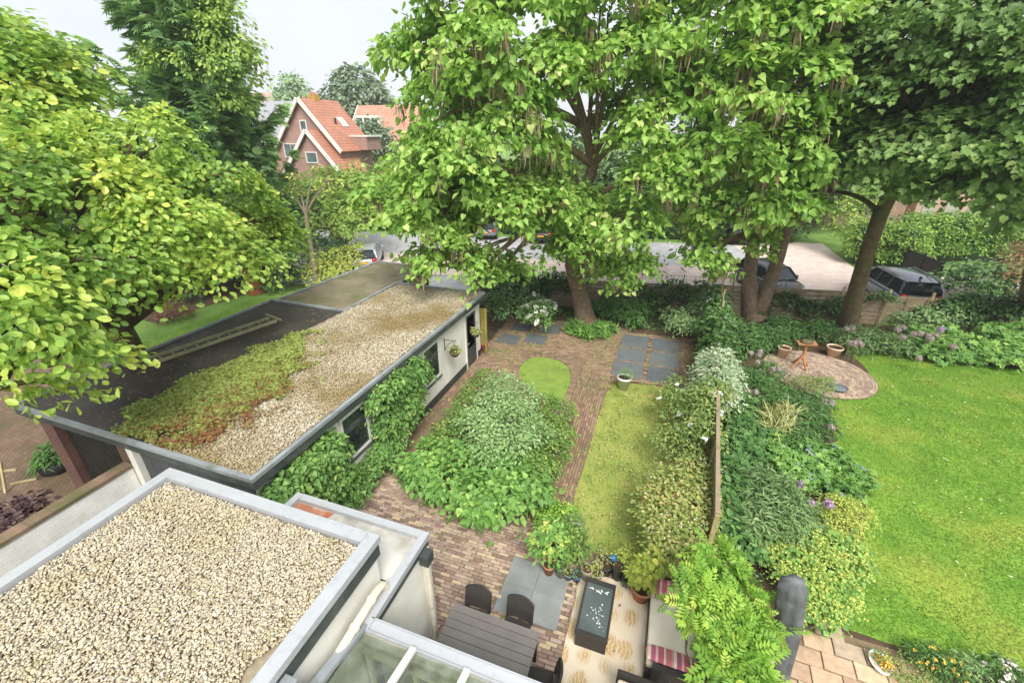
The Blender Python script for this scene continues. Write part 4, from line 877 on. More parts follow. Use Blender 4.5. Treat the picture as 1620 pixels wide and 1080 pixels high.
for i in range(3): q = MB(); p = c+gg_*.62+rr_*(-1.05+1.05*i); q.bar(p-rr_*.38,p+rr_*.38,.04,.9); q.build('pane', M['dark_glass'], dd_)
home(h3, tuple(bz(Pr)))
ch_ = empty('church_hall', label='large rounded pinkish brick hall far behind the conifer', cat='building')
c = np.array(R(432,152,120)); m = MB(); m.lathe([(9,-c[2]),(9,-1.5),(8.6,-.3),(6,.25),(0,.5)], tuple(c), 28); m.build('wall', M['church_brick'], ch_)
for a in (-1.9,-1.5,-1.1): m = MB(); p = c+9.0*np.array([math.cos(a),math.sin(a),0])-Z*4; m.bar(p-Z*1.2,p+Z*1.2,.8,.2,(math.cos(a),math.sin(a),0)); m.build('window', M['house_glass'], ch_)
home(ch_, (c[0],c[1],0))
# behind the maple: brick house and low building
P4 = np.array(R(1385,190,52)); h4, r4, g4, _ = house('brick_house', 'brick house with white window frames glimpsed behind the dark maple', P4, (.1,.99), 4.2, 4.2, 8, 5.5, tiles=TILE)
for dx in (-1.2,1.2): house_window(h4, P4-Z*6.3+g4*dx, r4, g4, 1.0, 1.5, 2, 2)
house_window(h4, P4-Z*3.2, r4, g4, .9, 1.2)
home(h4, tuple(bz(P4)))
lb = empty('low_building', label='low pinkish brick garage with a pale flat roof behind the far hedge', cat='building')
a, b = np.array(W(1440,352)), np.array(W(1740,352)); dv = (b-a)/np.linalg.norm(b-a); nv = np.array([-dv[1],dv[0],0])
m = MB(); m.slab([a,b,b+nv*6,a+nv*6],(0,0,2.9)); m.build('wall', M['church_brick'], lb); m = MB(); m.slab([a-dv*.2-nv*.2+Z*2.9,b+dv*.2-nv*.2+Z*2.9,b+dv*.2+nv*6.2+Z*3.1,a-dv*.2+nv*6.2+Z*3.1],(0,0,.15)); m.build('roof', M['pale_roof'], lb)
for i in range(5): p = a+dv*(1.2+i*2.2)-nv*.03+Z*1.3; m = MB(); m.bar(p-Z*.7,p+Z*.7,1.2,.06,tuple(nv)); m.build('garage_door', M['hood_grey'], lb)
home(lb, tuple(a))
mast = MB(); p = np.array(R(436,170,95)); mast.tube([(p[0],p[1],0),(p[0],p[1],p[2]+8.5)], [.12,.04], 6); tag(mast.build('antenna_mast', M['zinc']), 'thin antenna mast rising beside the rounded hall', 'mast')

# ------------------------------------------------------------------ CARS
def car(name, label, loc, heading, paint, kind='hatch', group=None):
    """nose towards +X before turning"""
    c = empty(name, loc, heading, label, 'car', group)
    if kind == 'suv': Lh, w, H, hood, belt = 2.4, .95, 1.72, 1.08, 1.06; roofx = [(-2.25,1.25),(-2.0,1.62),(-1.2,1.71),(.1,1.70),(.55,1.62),(1.15,1.12)]
    else: Lh, w, H, hood, belt = 2.15, .88, 1.46, .92, .92; roofx = [(-2.0,1.0),(-1.55,1.36),(-.8,1.46),(.1,1.45),(.5,1.37),(1.15,.96)]
    # lower body loft
    st = [(-Lh,.55,belt-.12,.86),(-Lh+.08,.35,belt-.02,.95),(-Lh+.5,.28,belt,1),(-.8,.25,belt-.01,1),(.6,.25,belt-.03,1),(1.15,.25,belt-.02,1),(1.6,.27,hood-.05,.98),(Lh-.2,.3,hood-.16,.92),(Lh-.03,.36,hood-.3,.8),(Lh,.45,.6,.76)]
    vs, n = [], 10
    for x, zb, zt, ws in st:
        ww = w*ws; zm = (zb+zt)/2
        vs += [(x,-ww*.86,zb),(x,-ww*.98,zb+.1),(x,-ww,zm),(x,-ww*.97,zt-.08),(x,-ww*.88,zt),(x,ww*.88,zt),(x,ww*.97,zt-.08),(x,ww,zm),(x,ww*.98,zb+.1),(x,ww*.86,zb)]
    fs = [(i*n+k,i*n+(k+1)%n,(i+1)*n+(k+1)%n,(i+1)*n+k) for i in range(len(st)-1) for k in range(n)]+[tuple(range(n))[::-1], tuple(range((len(st)-1)*n,len(st)*n))]
    m = MB(); m.add(vs, fs, True); bo = m.build('body', paint, c)
    sub = bo.modifiers.new('smooth','SUBSURF'); sub.levels = 1; sub.render_levels = 1
    # cabin glass
    vs = []; 
    for x, z in roofx:
        e = (z-belt)/(H-belt); ww = w*(.9-.17*max(e,0)); vs += [(x,-w*.9,belt-.03),(x,-ww,z-.02),(x,ww,z-.02),(x,w*.9,belt-.03)]
    k = len(roofx); fs = [(i*4+j,(i+1)*4+j,(i+1)*4+j+1,i*4+j+1) for i in range(k-1) for j in range(3)]+[(0,1,2,3),(4*k-1,4*k-2,4*k-3,4*k-4)]
    m = MB(); m.add(vs, fs); m.build('window_glass', M['dark_glass'], c)
    m = MB(); rs = [q for q in roofx if q[1] > H-.14]
    rs = [(rs[0][0]-.08,rs[0][1]-.01)]+rs
    vs = []
    for x, z in rs:
        ww = w*.75; vs += [(x,-ww,z-.035),(x,-ww*.85,z+.015),(x,ww*.85,z+.015),(x,ww,z-.035)]
    kk = len(rs); m.add(vs, [(i*4+j,(i+1)*4+j,(i+1)*4+j+1,i*4+j+1) for i in range(kk-1) for j in range(3)], True); m.build('roof', paint, c)
    # pillars
    m = MB()
    for s in (1,-1):
        e = lambda x,z: (x, s*w*(.905-.17*max((z-belt)/(H-belt),0)), z)
        m.bar(e(*roofx[-1]),e(roofx[-2][0],roofx[-2][1]),.05,.07); m.bar(e(.0,belt),e(-.1,H-.05),.07,.02,(0,1,0)); m.bar(e(-1.05,belt),e(-1.1,H-.05),.07,.02,(0,1,0)); m.bar(e(roofx[0][0]+.03,belt),e(roofx[1][0],roofx[1][1]),.12,.05)
        m.bar(e(rs[0][0],H-.09),e(roofx[-2][0],H-.09),.03,.06)
    m.build('pillar', paint, c)
    if kind == 'suv':
        for s in (1,-1): m = MB(); m.tube([(-1.9,s*.68,1.70),(-1.8,s*.68,1.76),(.2,s*.68,1.77),(.3,s*.68,1.71)], .02, 6); m.build('roof_rail', M['zinc'], c)
        m = MB(); m.ball((-1.75,0,1.74),.07,10,6,(1.8,.5,1)); m.build('antenna', M['black_metal'], c)
    wr = .36 if kind == 'suv' else .31
    for x in (Lh*.62,-Lh*.6):
        for s in (1,-1):
            t = MB(); yy = s*(w-.1); P_ = [(.6*wr,-.1),(.95*wr,-.11),(wr,-.07),(wr,.07),(.95*wr,.11),(.6*wr,.1)]
            vs = [(x+rr*math.cos(a),yy+dy,wr+rr*math.sin(a)) for rr,dy in P_ for a in np.linspace(0,2*math.pi,20,endpoint=False)]
            t.add(vs,[(i*20+j,i*20+(j+1)%20,(i+1)*20+(j+1)%20,(i+1)*20+j) for i in range(5) for j in range(20)],True); wh = t.build('wheel', M['tyre'], c)
            t = MB(); yo = yy+s*.085; t.add([(x,yo+s*.02,wr)]+[(x+.62*wr*math.cos(a)*(1 if j%2 else .9),yo,wr+.62*wr*math.sin(a)*(1 if j%2 else .9)) for j,a in enumerate(np.linspace(0,2*math.pi,20,endpoint=False))],[(0,1+j,1+(j+1)%20) for j in range(20)]); t.build('rim', M['rim'], wh)
    for s in (1,-1):
        m = MB(); m.ball((Lh-.14,s*w*.66,hood-.27),.16,10,6,(.6,1,.55)); m.build('headlight', M['lamp_clear'], c)
        m = MB(); m.ball((-Lh+.07,s*w*.76,belt-.12),.15,10,6,(.6,1.1,.9)); m.build('tail_light', M['lamp_red'], c)
        m = MB(); m.ball((.85,s*(w+.06),belt+.08),.1,10,6,(.6,1,.8)); m.build('wing_mirror', paint, c)
    m = MB(); m.box(-Lh-.02,-Lh+.03,-.26,.26,.62,.73); m.build('number_plate', M['plate_yellow'], c)
    m = MB(); m.box(Lh-.03,Lh+.02,-.26,.26,.45,.56); m.build('number_plate', M['plate_yellow'], c)
    return c
car('parked_car', 'black estate car with silver window line parked behind the garden fence', (11.25,27.2,-.012), math.radians(97), M['car_black'], 'suv')
car('parked_car', 'dark roofed grey car half hidden behind the twin trunked tree', (5.5,27.0,-.012), math.radians(-65), M['car_dark'])
car('parked_car', 'grey car with an orange yellow plate, farther left in the lane under the big tree', (*W2(775,372),-.012), math.radians(102), M['car_grey'], group='cars in the parking lane')
car('parked_car', 'dark car with a yellow plate parked nearest the big catalpa trunk', (*W2(858,378),-.012), math.radians(102), M['car_dark'], group='cars in the parking lane')
car('parked_car', 'dark car with a yellow plate parked left of the twin trunks', (*W2(1160,380),-.012), math.radians(102), M['car_dark'], group='cars in the parking lane')
car('parked_car', 'silver car parked beyond the mossy lean to roof', (-18.6,23.9,-.03), math.radians(120), M['car_silver'])

# ------------------------------------------------------------------ TERRACE FURNITURE
tb = empty('dining_table', label='dark grey slatted outdoor dining table beside the conservatory', cat='table')
for i in range(7):
    m = MB(); m.box(-2.56,-1.05,3.36+i*.136,3.36+i*.136+.128,.715,.74); m.build('slat', M['table_slat'], tb, .004)
m = MB(); m.box(-2.52,-1.09,3.4,4.27,.66,.713); m.build('apron', M['black_metal'], tb)
for x in (-2.5,-1.11):
    for y in (3.42,4.25): m = MB(); m.box(x-.03,x+.03,y-.03,y+.03,.03,.66); m.build('leg', M['black_metal'], tb)
home(tb, (-1.8,3.83,.03))
def chair(loc, rz, label, group='wicker chairs at the dining table'):
    c = empty('wicker_chair', loc, rz, label, 'chair', group)
    m = MB(); m.box(-.23,.23,-.22,.24,.40,.45); m.build('seat', M['wicker'], c, .02)
    m = MB(); n = 9; vs = []
    for i in range(n):
        u = -1+2*i/(n-1); x = u*.24; yb = .23-.05*(1-u*u)*-1
        for z, y in ((.42,.0),(.65,.03),(.88-.05*u*u,.07)): vs += [(x,yb+y,z)]
    vs2 = [(x,y+.035,z) for x,y,z in vs]; k = len(vs); fs = []
    for i in range(n-1):
        for j in range(2): a = i*3+j; fs += [(a,a+1,a+4,a+3),(k+a,k+a+3,k+a+4,k+a+1)]
        fs += [(i*3+2,k+i*3+2,k+i*3+5,i*3+5)]
    fs += [(0,k,k+1,1),(1,k+1,k+2,2),(k-3,k-2,2*k-2,2*k-3),(k-2,k-1,2*k-1,2*k-2)]
    m.add(vs+vs2, fs); m.build('backrest', M['wicker'], c)
    for x in (-.2,.2):
        for y in (-.19,.21): m = MB(); m.tube([(x,y,.40),(x*1.05,y*1.08,0)], .018, 8); m.build('leg', M['black_metal'], c)
    return c
chair((-2.22,4.25,.035), .03, 'black wicker chair tucked under the table, nearer the white porch')
chair((-1.5,4.31,.035), -.06, 'black wicker chair tucked under the table on the grey slate tiles')
chair((-.93,3.72,.035), -math.pi/2+.1, 'dark chair at the short end of the slatted table')

sheet_rug = MB(); sheet_rug.box(-.70,1.25,3.4,6.18,.036,.048); tag(sheet_rug.build('outdoor_rug', M['rug']), 'sand coloured patterned outdoor rug under the lounge set', 'rug')
ct = empty('coffee_table', label='black wicker lounge table with a scratched glass top on the sandy rug', cat='table')
cx0, cx1, cy0, cy1 = -.555, -.005, 4.70, 5.78
m = MB(); m.box(cx0+.015,cx1-.015,cy0+.015,cy1-.015,.048,.36); m.build('base', M['wicker'], ct, .01)
m = MB(); m.box(cx0,cx1,cy0,cy0+.07,.36,.43).box(cx0,cx1,cy1-.07,cy1,.36,.43).box(cx0,cx0+.035,cy0+.07,cy1-.07,.36,.42).box(cx1-.035,cx1,cy0+.07,cy1-.07,.36,.42); m.build('rim', M['wicker'], ct, .008)
m = MB(); m.box(cx0+.037,cx1-.037,cy0+.072,cy1-.072,.37,.395); m.build('glass_top', M['tabletop_glass'], ct)
fl = np.concatenate([np.stack([rng.uniform(cx0+.1,cx1-.1,26),rng.normal(5.58,.025,26)],1), np.stack([rng.normal(-.25,.07,34),rng.normal(5.1,.13,34)],1)])
o = leaves('bird_dropping', np.concatenate([fl,np.full((len(fl),1),.399)],1), np.tile([0,0,1.],(len(fl),1)), rng.normal(size=(len(fl),3)), rng.uniform(.01,.03,len(fl)), T_ROUND, rng.uniform(0,1,len(fl)), LV['white_flower'], ct); tag(o, kind='stuff')
home(ct, (-.28,5.24,.048))

so_ = empty('lounge_sofa', label='black wicker sofa with a cream seat cushion at the right edge of the rug', cat='sofa')
sx0, sx1, sy0, sy1 = .60, 1.48, 4.55, 6.02
m = MB(); m.box(sx0,sx1,sy0,sy1,.05,.34); m.build('base', M['wicker'], so_, .01)
m = MB(); m.box(sx0+.1,sx1+.02,sy0-.1,sy0-.005,.05,.6); m.build('armrest', M['wicker'], so_, .01)
m = MB(); m.box(sx0+.1,sx1+.02,sy1+.005,sy1+.1,.05,.6); m.build('armrest', M['wicker'], so_, .01)
m = MB(); m.box(sx1-.1,sx1+.03,sy0,sy1,.345,.78); m.build('backrest', M['wicker'], so_, .01)
m = MB(); m.box(sx0+.01,sx1-.12,sy0+.02,sy1-.02,.345,.47); m.build('seat_cushion', M['cushion'], so_, .04)
home(so_, (1.05,5.28,.048))
def pillow(loc, sx, sy, sz, rx, label):
    m = MB(); n = 10; vs = []; fs = []
    for sgn in (1,-1):
        for i in range(n+1):
            for j in range(n+1):
                u, v = -1+2*i/n, -1+2*j/n; t = ((1-u**4)*(1-v**4))**.5; vs.append((u*sx*(1-.06*v*v), v*sy*(1-.06*u*u), sgn*sz*t))
    k = (n+1)**2
    for s in (0,1):
        for i in range(n):
            for j in range(n):
                a = s*k+i*(n+1)+j; q = (a,a+n+1,a+n+2,a+1); fs.append(q if s==0 else q[::-1])
    m.add(vs, fs, True); o = m.build('cushion', M['striped']); o.location = loc; o.rotation_euler = (rx,0,0)
    return tag(o, label, 'cushion', 'striped cushions on the lounge sofa')
pillow((1.0,5.86,.58), .39, .17, .07, .5, 'red and white striped cushion at the far end of the cream sofa')
pillow((.98,4.72,.54), .39, .16, .06, -.3, 'red and white striped cushion at the near end of the cream sofa')
sc = MB(); sc.tube([(1.06,4.44,.605),(1.2,4.42,.61),(1.32,4.40,.58),(1.33,4.36,.4),(1.26,4.34,.3)], .012, 6); tag(sc.build('cord', LV['alchemilla']), 'pale yellow cord dangling over the near sofa arm', 'cord')
def armchair(loc, rz, label):
    c = empty('wicker_armchair', loc, rz, label, 'armchair', 'wicker armchairs on the rug')
    m = MB(); m.box(-.36,.36,-.36,.36,0,.32); m.build('base', M['wicker'], c, .01)
    m = MB(); m.box(-.36,.36,.27,.37,.32,.75); m.build('backrest', M['wicker'], c, .02)
    for s in (1,-1): m = MB(); m.box(s*.36-.05*(s>0)-.0*(s<0),s*.36+.05*(s<0),-.36,.265,.325,.58); m.build('armrest', M['wicker'], c, .015)
    m = MB(); m.box(-.3,.3,-.34,.26,.325,.45); m.build('seat_cushion', M['cushion'], c, .04); return c
armchair((.56,3.9,.05), -math.pi/2, 'wicker armchair with a cream cushion nearest the striped sofa')
armchair((-.3,3.42,.05), math.pi/2, 'wicker armchair whose back shows at the near left edge of the rug')

# parasol under its cover
pa = empty('closed_parasol', label='closed parasol under a dark grey cover standing beside the wisteria', cat='parasol')
b = np.array([2.62,5.06,0]); t = np.array(W(1256,925,2.42))
m = MB(); n = 22; vs = []; seg = 36
for i in range(n):
    u = i/(n-1); p = b*(1-u)+t*u; p[2] = .12+u*2.3; rx = .09+.08*min(1,u*1.3); ry = .08+.055*u
    for k in range(seg):
        a = 2*math.pi*k/seg; f = 1+.12*math.cos(3*a+u*3)+.06*math.cos(7*a-u*5)+.03*math.cos(11*a+u*9)
        vs.append((p[0]+rx*f*math.cos(a), p[1]+ry*f*math.sin(a), p[2]+.05*math.sin(a)*u))
tipc = t+np.array([.0,.0,.06]); vs.append((tipc[0],tipc[1],2.50))
fs = [(i*seg+k,i*seg+(k+1)%seg,(i+1)*seg+(k+1)%seg,(i+1)*seg+k) for i in range(n-1) for k in range(seg)]+[((n-1)*seg+k,(n-1)*seg+(k+1)%seg,n*seg) for k in range(seg)]
m.add(vs, fs, True); m.build('cover', M['cover_grey'], pa)
m = MB(); m.tube([(b[0],b[1],.04),(b[0],b[1],.2)], .03, 10); m.build('pole', M['black_metal'], pa); m = MB(); m.lathe([(.0,.09),(.2,.09),(.25,.05),(.25,.03)],(b[0],b[1],0),20); m.build('base', M['black_metal'], pa); home(pa, tuple(b))

# ------------------------------------------------------------------ POTS AND SMALL THINGS
def pot(name, loc, r, h, mat, label, soil=True, group=None, rim=True, cat='flower pot', taper=.7, parts=True):
    c = empty(name, loc, 0, label, cat, group); m = MB()
    pr = [(r*taper*.0,0),(r*taper,0),(r*.97,h*.82)]
    pr += [(r*1.06,h*.83),(r*1.08,h),(r*.95,h),(r*.92,h*.85)] if rim else [(r,h*.97),(r*.98,h),(r*.9,h),(r*.88,h*.85)]
    m.lathe(pr, (0,0,0), 22); m.build('body', M[mat], c)
    if soil: m = MB(); m.lathe([(0,h*.87),(r*.93,h*.87)], (0,0,0), 18); m.build('soil', M['compost'], c)
    return c
GP = 'pots along the edge of the terrace'
def at(px, py, z=.035): return W(px, py, z)
def leafball(name, c, r, n, mat, tmpl, size, parent=None, up=.5, flat=.45): return foliage(name, [(*c, r)], LV[mat], parent, tmpl, size, per_m2=n, sub=.09, nleaf=9, zmin=-.5, up=up, flat=flat)
p = pot('flower_pot', at(868,905), .12, .25, 'terracotta', 'small terracotta pot of bare soil in front of the yellow flowered bush', group=GP)
p = pot('flower_pot', at(887,908), .115, .27, 'stone_pot', 'tall grey stone pot with low green leaves, right of the terracotta pot', group=GP, taper=.85); leafball('plant', (0,0,.29), .1, 60, 'perennial', T_DIA, .06, p)
p = pot('flower_pot', at(899,914), .1, .17, 'blue_grey', 'small blue grey bowl pot with seedlings beside the tall stone pot', group=GP); leafball('plant', (0,0,.19), .08, 50, 'yellowgreen', T_DIA, .04, p)
p = pot('flower_pot', at(912,917), .095, .16, 'blue_glaze', 'small dark blue glazed pot at the head of the brick strip', group=GP); leafball('plant', (0,0,.17), .06, 60, 'perennial', T_DIA, .04, p)
p = pot('flower_pot', at(927,912), .12, .25, 'stone_pot', 'pale cylindrical stone pot right of the blue glazed pot', group=GP, taper=.95, rim=False); leafball('plant', (0,0,.25), .08, 30, 'brown', T_LONG, .07, p)
p = pot('flower_pot', at(943,915), .12, .2, 'stone_pot', 'wide mossy stone pot behind the corner of the lounge table', group=GP); leafball('plant', (0,0,.2), .1, 60, 'yellowgreen', T_DIA, .045, p)
p = pot('flower_pot', at(955,903), .17, .25, 'black_pot', 'big black pot with a dry straw coloured plant', group=GP, taper=.8); leafball('plant', (0,0,.26), .14, 35, 'straw', T_LONG, .1, p)
p = pot('flower_pot', at(976,913), .12, .33, 'black_pot', 'slim black pot right of the glazed blue figure', group=GP, taper=.8, soil=True)
p = pot('flower_pot', at(990,925), .09, .15, 'purple_pot', 'small purple pot below the yellow green bush', group=GP); leafball('plant', (0,0,.17), .08, 60, 'perennial', T_DIA, .06, p)
p = pot('flower_pot', at(1013,945), .2, .32, 'terracotta', 'large terracotta pot holding a golden conifer beside the sofa', group=GP, taper=.65)
foliage('conifer', [(0,.05,.62,.2),(.06,.05,.85,.16),(.1,.08,1.02,.11),(-.1,0,.5,.16)], LV['yellowgreen'], p, T_SPRAY, .13, per_m2=22, sub=.09, nleaf=10, up=.6, droop=-.5)
p = pot('flower_pot', at(868,885), .2, .33, 'terracotta', 'terracotta pot with a bush of pale yellow flower heads', group=GP)
foliage('bush', [(0,0,.62,.3),(-.12,-.1,.5,.26),(.15,.08,.55,.27),(0,.05,.8,.22)], LV['hydrangea'], p, T_OVATE, .1, per_m2=16, sub=.12, nleaf=12)
foliage('flower', [(0,-.02,.66,.32),(-.12,-.1,.54,.28),(.1,.0,.7,.25)], LV['alchemilla'], p, T_FLOW, .075, per_m2=10, sub=.07, nleaf=9, zmin=-.1, up=.7, shell=(.98,1.08))
p = pot('flower_pot', at(905,885), .16, .28, 'terracotta', 'terracotta pot with a loose light green herb in front of the box ball', group=GP)
foliage('herb', [(0,0,.5,.24),(.1,-.05,.62,.18),(-.1,.05,.62,.2),(.05,-.14,.42,.17)], LV['box'], p, T_DIA, .07, per_m2=34, sub=.13, nleaf=16)
p = pot('flower_pot', at(908,850), .17, .28, 'white_pot', 'white pot with a clipped grey green ball beside the dry lawn', group=GP, taper=.8); foliage('clipped_ball', [(0,0,.44,.215)], LV['dullgreen'], p, T_DIA, .03, per_m2=110, sub=.04, nleaf=9, zmin=-.7, shell=(.93,1.0))
sb = empty('leafy_bush', at(878,838,0), 0, 'fresh green leafy bush behind the potted yellow flowers', 'bush')
foliage('crown', [(0,0,.32,.3),(.18,.12,.36,.26),(-.18,.05,.3,.24),(.1,.26,.36,.22)], LV['wisteria'], sb, T_OVATE, .085, per_m2=20, sub=.11, nleaf=13); home
sb = empty('leafy_bush', at(996,905,0), 0, 'small bright yellow green bush beside the large terracotta pot', 'bush')
foliage('crown', [(0,0,.3,.27),(-.15,.1,.25,.2),(.12,-.05,.32,.2)], LV['yellowgreen'], sb, T_OVATE, .06, per_m2=26, sub=.09, nleaf=12)
fg = empty('glazed_figure', at(968,900), 0, 'turquoise blue glazed garden figure beside the big black pot', 'ornament'); m = MB(); m.lathe([(0,0),(.08,0),(.09,.12),(.05,.24),(.04,.27)],(0,0,0),16); m.build('body', M['blue_glaze'], fg); m = MB(); m.ball((0,0,.33),.075); m.build('head', M['blue_glaze'], fg)
op = empty('folded_cover', at(889,893), .3, 'pale folded parasol like cover leaning among the terrace pots', 'cover'); m = MB(); m.tube([(0,0,0),(.01,.01,.25),(.02,.02,.5)],[.05,.06,.015],10); m.build('fabric', M['white_pot'], op); m = MB(); m.tube([(.02,.02,.5),(.02,.02,.55)],.008,6); m.build('tip', M['zinc'], op)

p = pot('flower_pot', W(986,614,.035), .235, .46, 'white_pot', 'white plastic pot with a lavender tuft at the corner of the slate tiles', taper=.66); foliage('lavender', [(0,0,.58,.21)], LV['dullgreen'], p, T_LONG, .075, per_m2=50, sub=.07, nleaf=9, up=.9, droop=-.8)
pot('flower_pot', W(1237,564,.05), .22, .42, 'terracotta_pale', 'pale terracotta pot left of the wooden bird table', group='terracotta pots on the round patio', taper=.72)
pot('flower_pot', W(1317,562,.05), .27, .38, 'terracotta_pale', 'wide pale terracotta pot right of the wooden bird table', group='terracotta pots on the round patio', taper=.68)
dsh = empty('bird_bath', W(1323,616,.05), 0, 'low dark bird bath bowl with water on the round patio', 'bird bath'); m = MB(); m.lathe([(0,.01),(.2,.01),(.31,.1),(.33,.1),(.3,.07),(.2,.035),(0,.03)],(0,0,0),26,1,.85); m.build('bowl', M['cover_grey'], dsh); m = MB(); m.lathe([(0,.072),(.29,.072)],(0,0,0),26,1,.85); m.build('water', M['house_glass'], dsh)
bt = empty('bird_table', W(1265,580,.05), 0, 'rustic driftwood bird table on crooked legs, on the round patio', 'bird table')
for k in range(4): a = k*1.57+.5; m = MB(); m.tube([(0,0,.52),(.15*math.cos(a),.15*math.sin(a),.3),(.4*math.cos(a),.4*math.sin(a),0)],[.06,.05,.035],8,.1); m.build('leg', M['driftwood'], bt)
m = MB(); m.tube([(0,0,.4),(.03,.02,.7),(0,0,1.05)],[.08,.06,.07],10,.1); m.build('stem', M['driftwood'], bt)
m = MB(); m.bar((-.36,0,1.06),(.36,.05,1.1),.42,.04); m.build('tray', M['driftwood'], bt)
for k in range(3): a = k*2.1; m = MB(); m.tube([(0,0,.8),(.25*math.cos(a),.2*math.sin(a),1.05)],[.03,.025],6,.1); m.build('brace', M['driftwood'], bt)
m = MB(); m.ball((0,0.02,1.14),.26,12,6,(1,.8,.3)); m.build('stone', M['bark_dark'], bt); bt.scale = (.85,.85,.9)

bw = empty('planted_bowl', W(1390,1050,.05), 0, 'white enamel bowl holding two little plant pots on the flagstones', 'bowl'); m = MB(); m.lathe([(0,.02),(.09,.02),(.155,.07),(.17,.07),(.15,.05),(.09,.035),(0,.03)],(0,0,0),26,.9,1.25); m.build('rim', M['white_pot'], bw)
for i,(dx,dy) in enumerate(((-.02,.06),(.04,-.06))):
    m = MB(); m.lathe([(0,.03),(.05,.03),(.065,.1),(.055,.1)],(dx,dy,0),14); pt = m.build('inner_pot', M['terracotta'], bw); leafball('plant', (dx,dy,.13), .065, 160, 'box' if i==0 else 'orange_flower', T_DIA, .035, pt)
pb = empty('pink_bucket', W(766,556,.03), 0, 'pink plastic bucket at the far corner of the white shed', 'bucket'); m = MB(); m.lathe([(0,0),(.13,0),(.17,.36),(.18,.37),(.15,.35)],(0,0,0),20); m.build('body', M['pink_plastic'], pb); m = MB(); m.tube([(-.17,0,.36),(-.15,0,.5),(0,0,.57),(.15,0,.5),(.17,0,.36)],.012,6); m.build('handle', M['pink_plastic'], pb)
def basket(y, z, label):
    b = empty('hanging_basket', (SX+.36,y,z), 0, label, 'hanging basket', 'hanging baskets on the white shed wall')
    m = MB(); m.lathe([(0,-.17),(.1,-.15),(.17,-.05),(.185,.03),(.17,.03)],(0,0,0),18); m.build('bowl', M['bark_dark'], b)
    foliage('plant', [(0,0,.06,.17)], LV['variegated'], b, T_OVATE, .07, per_m2=40, sub=.08, nleaf=9, zmin=-.2)
    m = MB()
    for k in range(3): a = k*2.09; m.tube([(.17*math.cos(a),.17*math.sin(a),.03),(0,0,.36)],.005,4)
    m.build('chain', M['black_metal'], b)
    m = MB(); m.box(-.36,-.345,-.015,.015,.0,.42); m.tube([(-.35,0,.39),(0,0,.39),(.07,0,.42),(.05,0,.37)],.01,6); m.tube([(-.35,0,.05),(-.2,0,.25),(-.02,0,.385)],.008,6); m.build('bracket', M['black_metal'], b)
basket(11.42, 1.55, 'hanging flower basket between the shed window and the shed door'); basket(13.1, 1.52, 'hanging flower basket in front of the dark shed door')

# left yard
bg_ = empty('planter_bag', W(88,742), 0, 'black plastic planter bag with a green plant by the brick pillar', 'planter'); m = MB(); m.lathe([(0,0),(.3,0),(.36,.22),(.3,.34),(.26,.3)],(0,0,0),14,1.2,.9); m.build('bag', M['black_pot'], bg_); foliage('plant', [(0.05,.0,.42,.3)], LV['perennial'], bg_, T_LONG, .2, per_m2=25, sub=.12, nleaf=9)
ls = empty('loose_batten', W(20,770), .5, 'two crossed pale battens lying on the brown yard', 'batten'); m = MB(); m.bar((-.3,0,.5),(.3,0,.52),.05,.04); m.bar((0,-.2,0),(0.02,.05,.75),.05,.04); m.build('batten', M['wood_post'], ls); m = MB(); m.bar((-.1,.1,.02),(.4,.2,.03),.05,.04); m.build('batten', M['wood_post'], ls)

# ------------------------------------------------------------------ SHRUBS, BORDERS, CLIMBERS
def lob(z, *pts):                        # lobes given as (px,py,radius[,height factor]) at height z
    out = []
    for p in pts:
        x, y, _ = W(p[0], p[1], z); f = p[3] if len(p) > 3 else .8; out.append((x,y,z,(p[2],p[2],p[2]*f)))
    return out
def plant(name, label, cat, lobes, lv, tmpl, size, n=14, sub=.14, nl=12, up=.6, flat=.45, droop=.35, zmin=-.35, flower=None, group=None, stems=True, part='crown', shell=(.72,1.04), rand=.35, mass=.5):
    C = np.array([l[:3] for l in lobes]); base = (float(C[:,0].mean()), float(C[:,1].mean()), 0.)
    root = empty(name, base, 0, label, cat, group); L2 = [(l[0]-base[0],l[1]-base[1],l[2],l[3]) for l in lobes]
    foliage(part, L2, LV[lv], root, tmpl, size, per_m2=n, sub=sub, nleaf=nl, up=up, flat=flat, droop=droop, zmin=zmin, shell=shell, rand=rand, mass=mass)
    if stems:
        m = MB()
        for l in L2:
            for k in range(3):
                a = random.uniform(0,6.28); r = (l[3][0] if hasattr(l[3],'__len__') else l[3]); e = (l[0]+.5*r*math.cos(a),l[1]+.5*r*math.sin(a),l[2]+.3*r)
                m.tube([(l[0]*.04,l[1]*.04,0),(l[0]*.75,l[1]*.75,l[2]*.45),e],[.018,.013,.006],5,cap=False)
        m.build('stem', M['bark_grey'], root)
    if flower:
        flv, ft, fs_, fn, fsub, fnl = flower
        P_, D_, _k = clumps(L2, fn, -.05, (1.0,1.1)); few = len(P_) <= 40
        for i in range(len(P_) if few else 1):
            c = P_[i:i+1] if few else P_; dd_ = D_[i:i+1] if few else D_; q = np.repeat(c,fnl,0); d = np.repeat(dd_,fnl,0); N = len(q)
            o = leaves('flower' if few else 'flowers', q+rng.normal(size=(N,3))*np.array([fsub,fsub,fsub*.6])*(.25 if few else .6), d*.6+np.array([0,0,.5])+rng.normal(size=(N,3))*.35, rng.normal(size=(N,3)), fs_*rng.uniform(.65,1.35,N), ft, rng.uniform(0,1,N), LV[flv], root)
            if not few: tag(o, kind='stuff')
    return root
